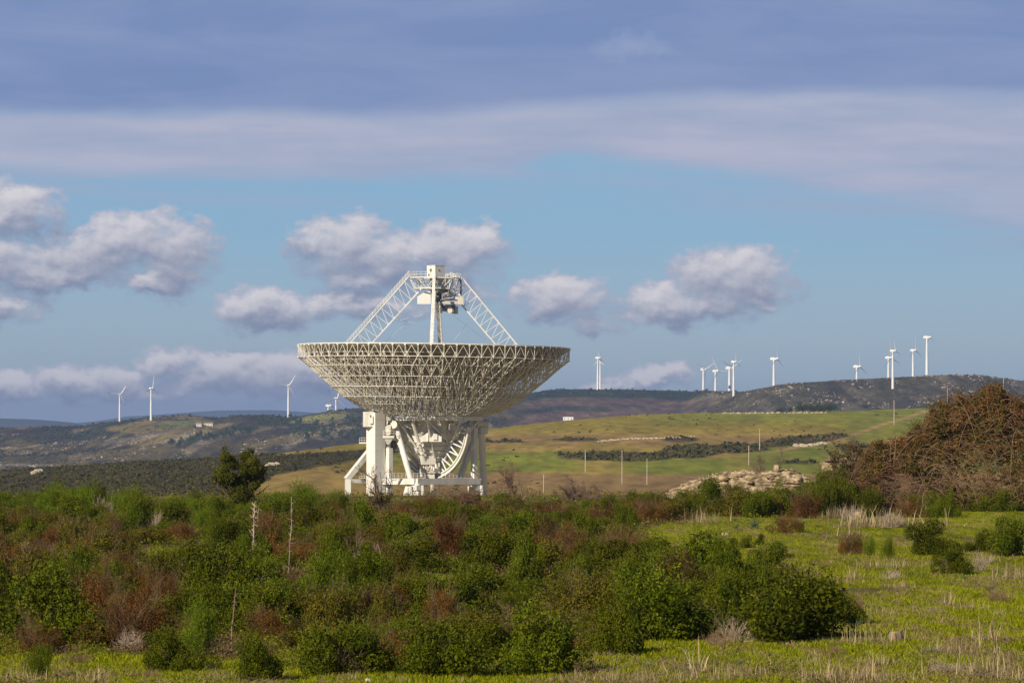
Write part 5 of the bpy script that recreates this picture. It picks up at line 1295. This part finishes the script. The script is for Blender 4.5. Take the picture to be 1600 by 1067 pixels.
# stones
def stone(px, py, wpx, hpx, label, seed, flat=False, mat=None):
    P = near(px, py); k = P.y/F; g = random.Random(seed); b = MB(); s = wpx*k/2
    if flat: b.add(*blocky(s, hpx*k, g))
    else: rough_stone(b, (0, 0, hpx*k*.3), (s, s*.8, hpx*k*.65), g)
    o = b.build('stone', mat or stone_m); o.location = P; tag(o, label, 'stone')
def blocky(s, h, g):
    vs = []
    for z, q in ((-.08, 1.0), (h*.7, 1.05), (h, .8)):
        for a in range(7): t = 2*math.pi*a/7; r = s*q*(1+g.uniform(-.14, .14)); vs.append((r*math.cos(t), r*math.sin(t)*.8, z+(g.uniform(-.03, .03) if z > 0 else 0)))
    return vs, [(j*7+i, j*7+(i+1) % 7, (j+1)*7+(i+1) % 7, (j+1)*7+i) for j in (0, 1) for i in range(7)]+[tuple(range(14, 21))]
brown_stone = mat_plain('lichened_stone', (.30, .22, .15), (.17, .13, .08), 6, .95)
stone(1400, 1001, 25, 16, 'squarish brown lichened stone in the middle of the right-hand grass', 1, True, brown_stone)
stone(1137, 864, 9, 6, 'small cream stone next to the tiny round shrub in the clearing', 2); stone(911, 833, 18, 5, 'flat pinkish stone at the left end of the clearing', 3)
stone(1345, 808, 22, 11, 'orange-tan boulder behind the dry bushes at the back of the meadow', 4, False, mat_plain('tan_stone', (.5, .36, .22), (.36, .26, .16), 3, .95))
stone(575, 1066, 12, 7, 'white stone in the front grass below the thicket', 5); stone(1133, 836, 12, 4, 'flat orange-tinted stone at the top of the clearing', 6); stone(1565, 800, 14, 4, 'pale flat stone on the ridge grass at the right', 7)
# the pale rock outcrop on the ridge
def at_depth(px, y): x = (px-800)*y/F; return Vector((x, y, float(height(x, y))))
g = random.Random(77); b = MB(); c0 = at_depth(1150, 292.0); k = c0.y/F; RB = HOR-c0.z/k
xs = [1040, 1062, 1085, 1110, 1135, 1160, 1185, 1215, 1240, 1262]; tops = [775, 762, 749, 741, 735, 732, 737, 733, 731, 746]
for i in range(2600):
    px = g.uniform(1042, 1262); H = (RB-float(np.interp(px, xs, tops)))*k; t = g.random(); z = H*(1-t*t)*g.uniform(.75, 1.0); yy = -(t)*4.2+g.uniform(-.3, .3)
    s = g.choice((.07, .1, .14, .2, .34))*g.uniform(.8, 1.2); rough_stone(b, ((px-1150)*k, yy+1.5, max(0, z-s*.4)), (s*g.uniform(1, 2.2), s, s*g.uniform(.25, .6)), g)
rough_stone(b, ((1214-1150)*k, .6, (RB-729)*k-.2), (.3, .3, .36), g)
o = b.build('rock_outcrop', mat_plain('pale_weathered_limestone', (.46, .355, .225), (.16, .115, .065), 2.0, .95, lo=.42, hi=.58)); o.location = c0
tag(o, 'pale cream rock outcrop of broken slabs on the ridge left of the bramble thicket', 'rock outcrop')
b = MB()
for i in range(220):
    px = g.uniform(1285, 1345); H = (RB-float(np.interp(px, [1285, 1300, 1345], [725, 713, 716])))*k; t = g.random(); s = g.uniform(.12, .34); rough_stone(b, ((px-1300)*k, -t*2, max(0, H*(1-t*t)-s*.4)), (s*1.3, s, s*.6), g)
o = b.build('rock_outcrop', MATS['pale_weathered_limestone']); o.location = at_depth(1300, 294.0); tag(o, 'smaller pale rock pile half hidden between brush and bramble thicket', 'rock outcrop')
# ------------------------------------------------------------------ the lone tree, bare thorns, bramble thicket
P = near(376, 806); k = P.y/F; t = empty('leafy_tree', P); tag(t, 'lone olive-green leafy tree rising above the thicket left of the telescope', 'tree')
def px2(px, py, y=0.0): return Vector(((px-376)*k, y, (806-py)*k))
bl = []
for px, py, r in [(352, 712, 11), (362, 722, 13), (348, 732, 13), (385, 712, 10), (392, 722, 13), (378, 730, 12), (400, 735, 12), (408, 743, 9), (352, 786, 12), (376, 790, 14), (395, 784, 11), (364, 797, 12), (388, 796, 11), (345, 747, 13), (362, 748, 15), (382, 750, 14), (398, 757, 11), (360, 765, 14), (378, 768, 13), (352, 760, 11), (392, 770, 8), (370, 778, 12), (413, 734, 6), (340, 742, 8), (388, 705, 6), (354, 704, 5), (371, 758, 14)]:
    for j in range(3): q = px2(px+random.uniform(-5, 5), py+random.uniform(-5, 5), random.uniform(-1.1, 1.1)*min(1.0, r/12)); bl.append((q.x, q.y, q.z, r*k*.72, r*k*.72, r*k*.66))
v, f, c = join([crown_arrays(bl, 26000, .11, (.045, .062, .006), (.13, .14, .012), 5, .7, .1, .55, .6), sprigs(6, bl, 500, .3, 8, .11, (.05, .055, .012), (.13, .12, .02), .4, .5)])
cr = mesh_np('crown', v, f, c, leaf_m, t)
v, f, c = twigs(3, 4, 2.3, .2, .08, 4, col=(.12, .095, .07), col2=(.16, .13, .1), base_r=.2, sides=6); mesh_np('trunk', v, f, c, twig_m, t)
def bare_tree(px, base, top, wpx, seed, label, col, col2, y_off=0, n=5, leaf=None, r=.05, lev=5, spread=.9):
    P = near(px, base); k = P.y/F; v, f, c = twigs(seed, n, 1.6, spread, r, lev, col=col, col2=col2, base_r=.12, curl=.5)
    zmax = np.percentile(v[:, 2], 99.5); xm = np.percentile(np.abs(v[:, 0]), 98); v = v*np.array([wpx*k/2/xm, wpx*k/2/xm, (base-top)*k/zmax])
    t = empty('bare_thorn_tree', P); tag(t, label, 'tree'); mesh_np('branches', v, f, c, twig_m, t)
    if leaf:
        g = np.random.default_rng(seed); i = g.choice(len(v), leaf[0]); p = v[i]; p = p[p[:, 2] < leaf[1]*(base-top)*k]
        vv, ff, cc = tufts(p, np.full(len(p), .10), np.tile(np.array([leaf[2]]), (len(p), 1)), 3, .9, seed, .8); mesh_np('leaves', vv, ff, cc, leaf_m, t)
bare_tree(602, 806, 728, 92, 5, 'bare thorny tree with yellowish leaves low down, in front of the lift tower', (.10, .075, .055), (.20, .15, .11), leaf=(900, .45, (.22, .17, .03)))
bare_tree(808, 792, 722, 64, 6, 'bare brown thorn tree right of the telescope', (.16, .10, .07), (.26, .18, .13))
bare_tree(893, 785, 742, 54, 7, 'low bare brown bush on the ridge in front of the brown field', (.17, .11, .08), (.27, .2, .15), n=8)
bare_tree(1208, 779, 698, 60, 8, 'bare thorn tree behind the pale rock outcrop', (.12, .08, .06), (.2, .15, .11))
bare_tree(930, 790, 752, 40, 17, 'small bare brown bush right of the low one on the ridge', (.17, .11, .08), (.27, .2, .15), n=7)
bare_tree(718, 800, 762, 60, 18, 'reddish bare bush in front of the right legs of the telescope', (.15, .08, .06), (.25, .15, .12), n=9)
# bramble thicket: arching canes over an uneven mound, leaves on top
PB = near(1500, 800); kb = PB.y/F; th = empty('bramble_thicket', PB)
tag(th, 'huge brown tangled bramble thicket heaped up at the right edge of the ridge', 'bramble thicket')
TX = [1335, 1350, 1380, 1400, 1420, 1440, 1452, 1470, 1485, 1500, 1522, 1545, 1568, 1585, 1600, 1640, 1700, 1760]; TY = [745, 712, 697, 692, 686, 676, 656, 644, 640, 629, 624, 614, 619, 636, 644, 652, 670, 710]
def mound(px, v=0.0):
    """height of the mound above its foot, metres, at photo column px and front-back position v (0 front .. 1 back)"""
    return (800-np.interp(px, TX, TY))*kb*(1+.10*fbm(np.asarray(px)/13.0, np.asarray(px)*0+2.0, 7, 3)+.05*fbm(np.asarray(px)/3.5, np.asarray(px)*0+5.0, 9, 2))
def front(px, z): return 2.3+1.7*fbm(np.asarray(px)/24.0, np.asarray(z)/1.1, 19, 3)
g = random.Random(8); V, Fc, Cc = [], [], []
def cane(pts, r, c):
    for a, b in zip(pts[:-1], pts[1:]):
        d = b-a
        if d.length < 1e-4: continue
        d.normalize(); u = d.cross(Vector((.2, .9, .3))).normalized(); w_ = d.cross(u); o = len(V)
        for p in (a, b):
            for i in range(3): t = 2.094*i; V.append(p+(u*math.cos(t)+w_*math.sin(t))*r); Cc.append(c)
        for i in range(3): Fc.append((o+i, o+(i+1) % 3, o+3+(i+1) % 3, o+3+i))
for i in range(13000):
    px = g.uniform(1340, 1740); H = float(mound(px)); z = H*g.random()**.7; y0 = -float(front(px, z))*math.sqrt(max(0, 1-(z/H)**2))+g.uniform(-.2, 1.6); p = Vector(((px-1500)*kb, y0, z))
    low = z/H < .6; L = g.uniform(.25, .8) if i % 8 else g.uniform(.8, 1.8); a = g.uniform(-1.2, 1.2); d = Vector((math.sin(a), g.uniform(-.6, .2), g.uniform(.1, 1.1))).normalized(); pts = [p]; n = 6
    for j in range(n):
        d = (d+Vector((g.uniform(-.35, .35), g.uniform(-.3, .3), -.2+g.uniform(-.3, .3)))).normalized(); q = pts[-1]+d*L/n
        hm_ = float(mound(1500+q.x/kb)); q.z = min(q.z, hm_+g.uniform(.0, .45)); q.z = max(q.z, .02); pts.append(q)
    t = g.random(); c = tuple((.13, .065, .035)[m_]*(1-t)+(.36, .23, .14)[m_]*t for m_ in range(3)); cane(pts, g.uniform(.004, .008) if i % 8 else g.uniform(.008, .013), c)
for i in range(130):                                       # long arching canes over the face of the mound
    px = g.uniform(1356, 1700); H = float(mound(px)); z = H*g.uniform(.0, .85); p = Vector(((px-1500)*kb, -2.7*math.sqrt(max(0, 1-(z/H)**2))-.1, z)); L = g.uniform(1.6, 4.2); a = g.uniform(-1.0, 1.0)
    d = Vector((math.sin(a), -.05, g.uniform(.7, 1.3))).normalized(); pts = [p]; n = 10; bend = g.uniform(.08, .26)
    for j in range(n):
        d = (d+Vector((g.uniform(-.08, .08)+a*.05, .06, -bend*(.5+j/n)))).normalized(); q = pts[-1]+d*L/n; q.z = max(q.z, .03); hh = float(mound(1500+q.x/kb))
        if q.z < hh: q.y = min(q.y, -2.7*math.sqrt(max(0, 1-(q.z/hh)**2))-.08)
        pts.append(q)
    t = g.random(); cane(pts, g.uniform(.006, .013), tuple((.20, .12, .07)[m_]*(1-t)+(.42, .29, .18)[m_]*t for m_ in range(3)))
mesh_np('canes', np.array([tuple(v) for v in V]), np.array(Fc), np.array(Cc), twig_m, th)
gg = np.random.default_rng(12); n = 36000; px = 1340+400*gg.random(n); H = mound(px); zf_ = gg.random(n)**.55; z = H*zf_+.25*np.maximum(0, fbm(px/9, px*0+3, 5, 3))+.12*gg.random(n)
y0 = -front(px, z)*np.sqrt(np.clip(1-zf_**2, 0, 1))+gg.random(n)**1.5*2.0-.15
Pn = np.stack([(px-1500)*kb, y0, z], 1); ns = fbm(Pn[:, 0]/1.1, Pn[:, 2]/.9, 91, 3)
keep = gg.random(n) < np.clip(.25+.75*sm(.35, .8, zf_)+.9*(ns > .22)-.3*(px < 1440), 0, 1); Pn = Pn[keep]; zf_ = zf_[keep]; ns = ns[keep]; n = len(Pn); tone = gg.random((n, 1))
col = np.where((ns > .05)[:, None] & (gg.random((n, 1)) < .6), np.array([.075, .075, .014])*(.5+.8*tone), np.array([.10, .055, .016])*(1-tone)+np.array([.22, .125, .035])*tone)
v, f, c = tufts(Pn, .08+.10*gg.random(n), col, 7, .8, 13, .62); mesh_np('leaves', v, f, c, leaf_m, th)
bl = []
for i in range(46):                                        # leafy shoots that break the outline
    px_ = g.uniform(1345, 1730); H = float(mound(px_)); bl.append(((px_-1500)*kb, g.uniform(-.4, 1.2), H-g.uniform(.0, .35), g.uniform(.2, .5), .4, g.uniform(.2, .42)))
mesh_np('shoots', *sprigs(44, bl, 900, .5, 7, .11, (.09, .055, .018), (.16, .13, .03), .4, .5), leaf_m, th)
bl = []
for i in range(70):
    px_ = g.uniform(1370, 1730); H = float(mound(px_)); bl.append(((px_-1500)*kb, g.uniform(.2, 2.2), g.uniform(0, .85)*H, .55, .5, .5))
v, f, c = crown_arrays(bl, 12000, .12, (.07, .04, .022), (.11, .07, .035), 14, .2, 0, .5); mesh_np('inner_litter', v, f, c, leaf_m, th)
bare_tree(1345, 800, 684, 92, 41, 'leafy brown bush with bare tips at the left end of the bramble thicket', (.13, .09, .06), (.25, .18, .12), n=12, leaf=(7000, .9, (.11, .085, .03)))
bare_tree(1315, 792, 712, 60, 42, 'lower brown leafy bush between the rock pile and the bramble thicket', (.13, .08, .06), (.22, .15, .1), n=12, leaf=(3500, .9, (.12, .075, .035)))
bare_tree(1285, 790, 742, 70, 43, 'low reddish bush at the right foot of the pale rocks', (.13, .08, .06), (.22, .15, .1), n=12, leaf=(2500, .9, (.10, .07, .03)))
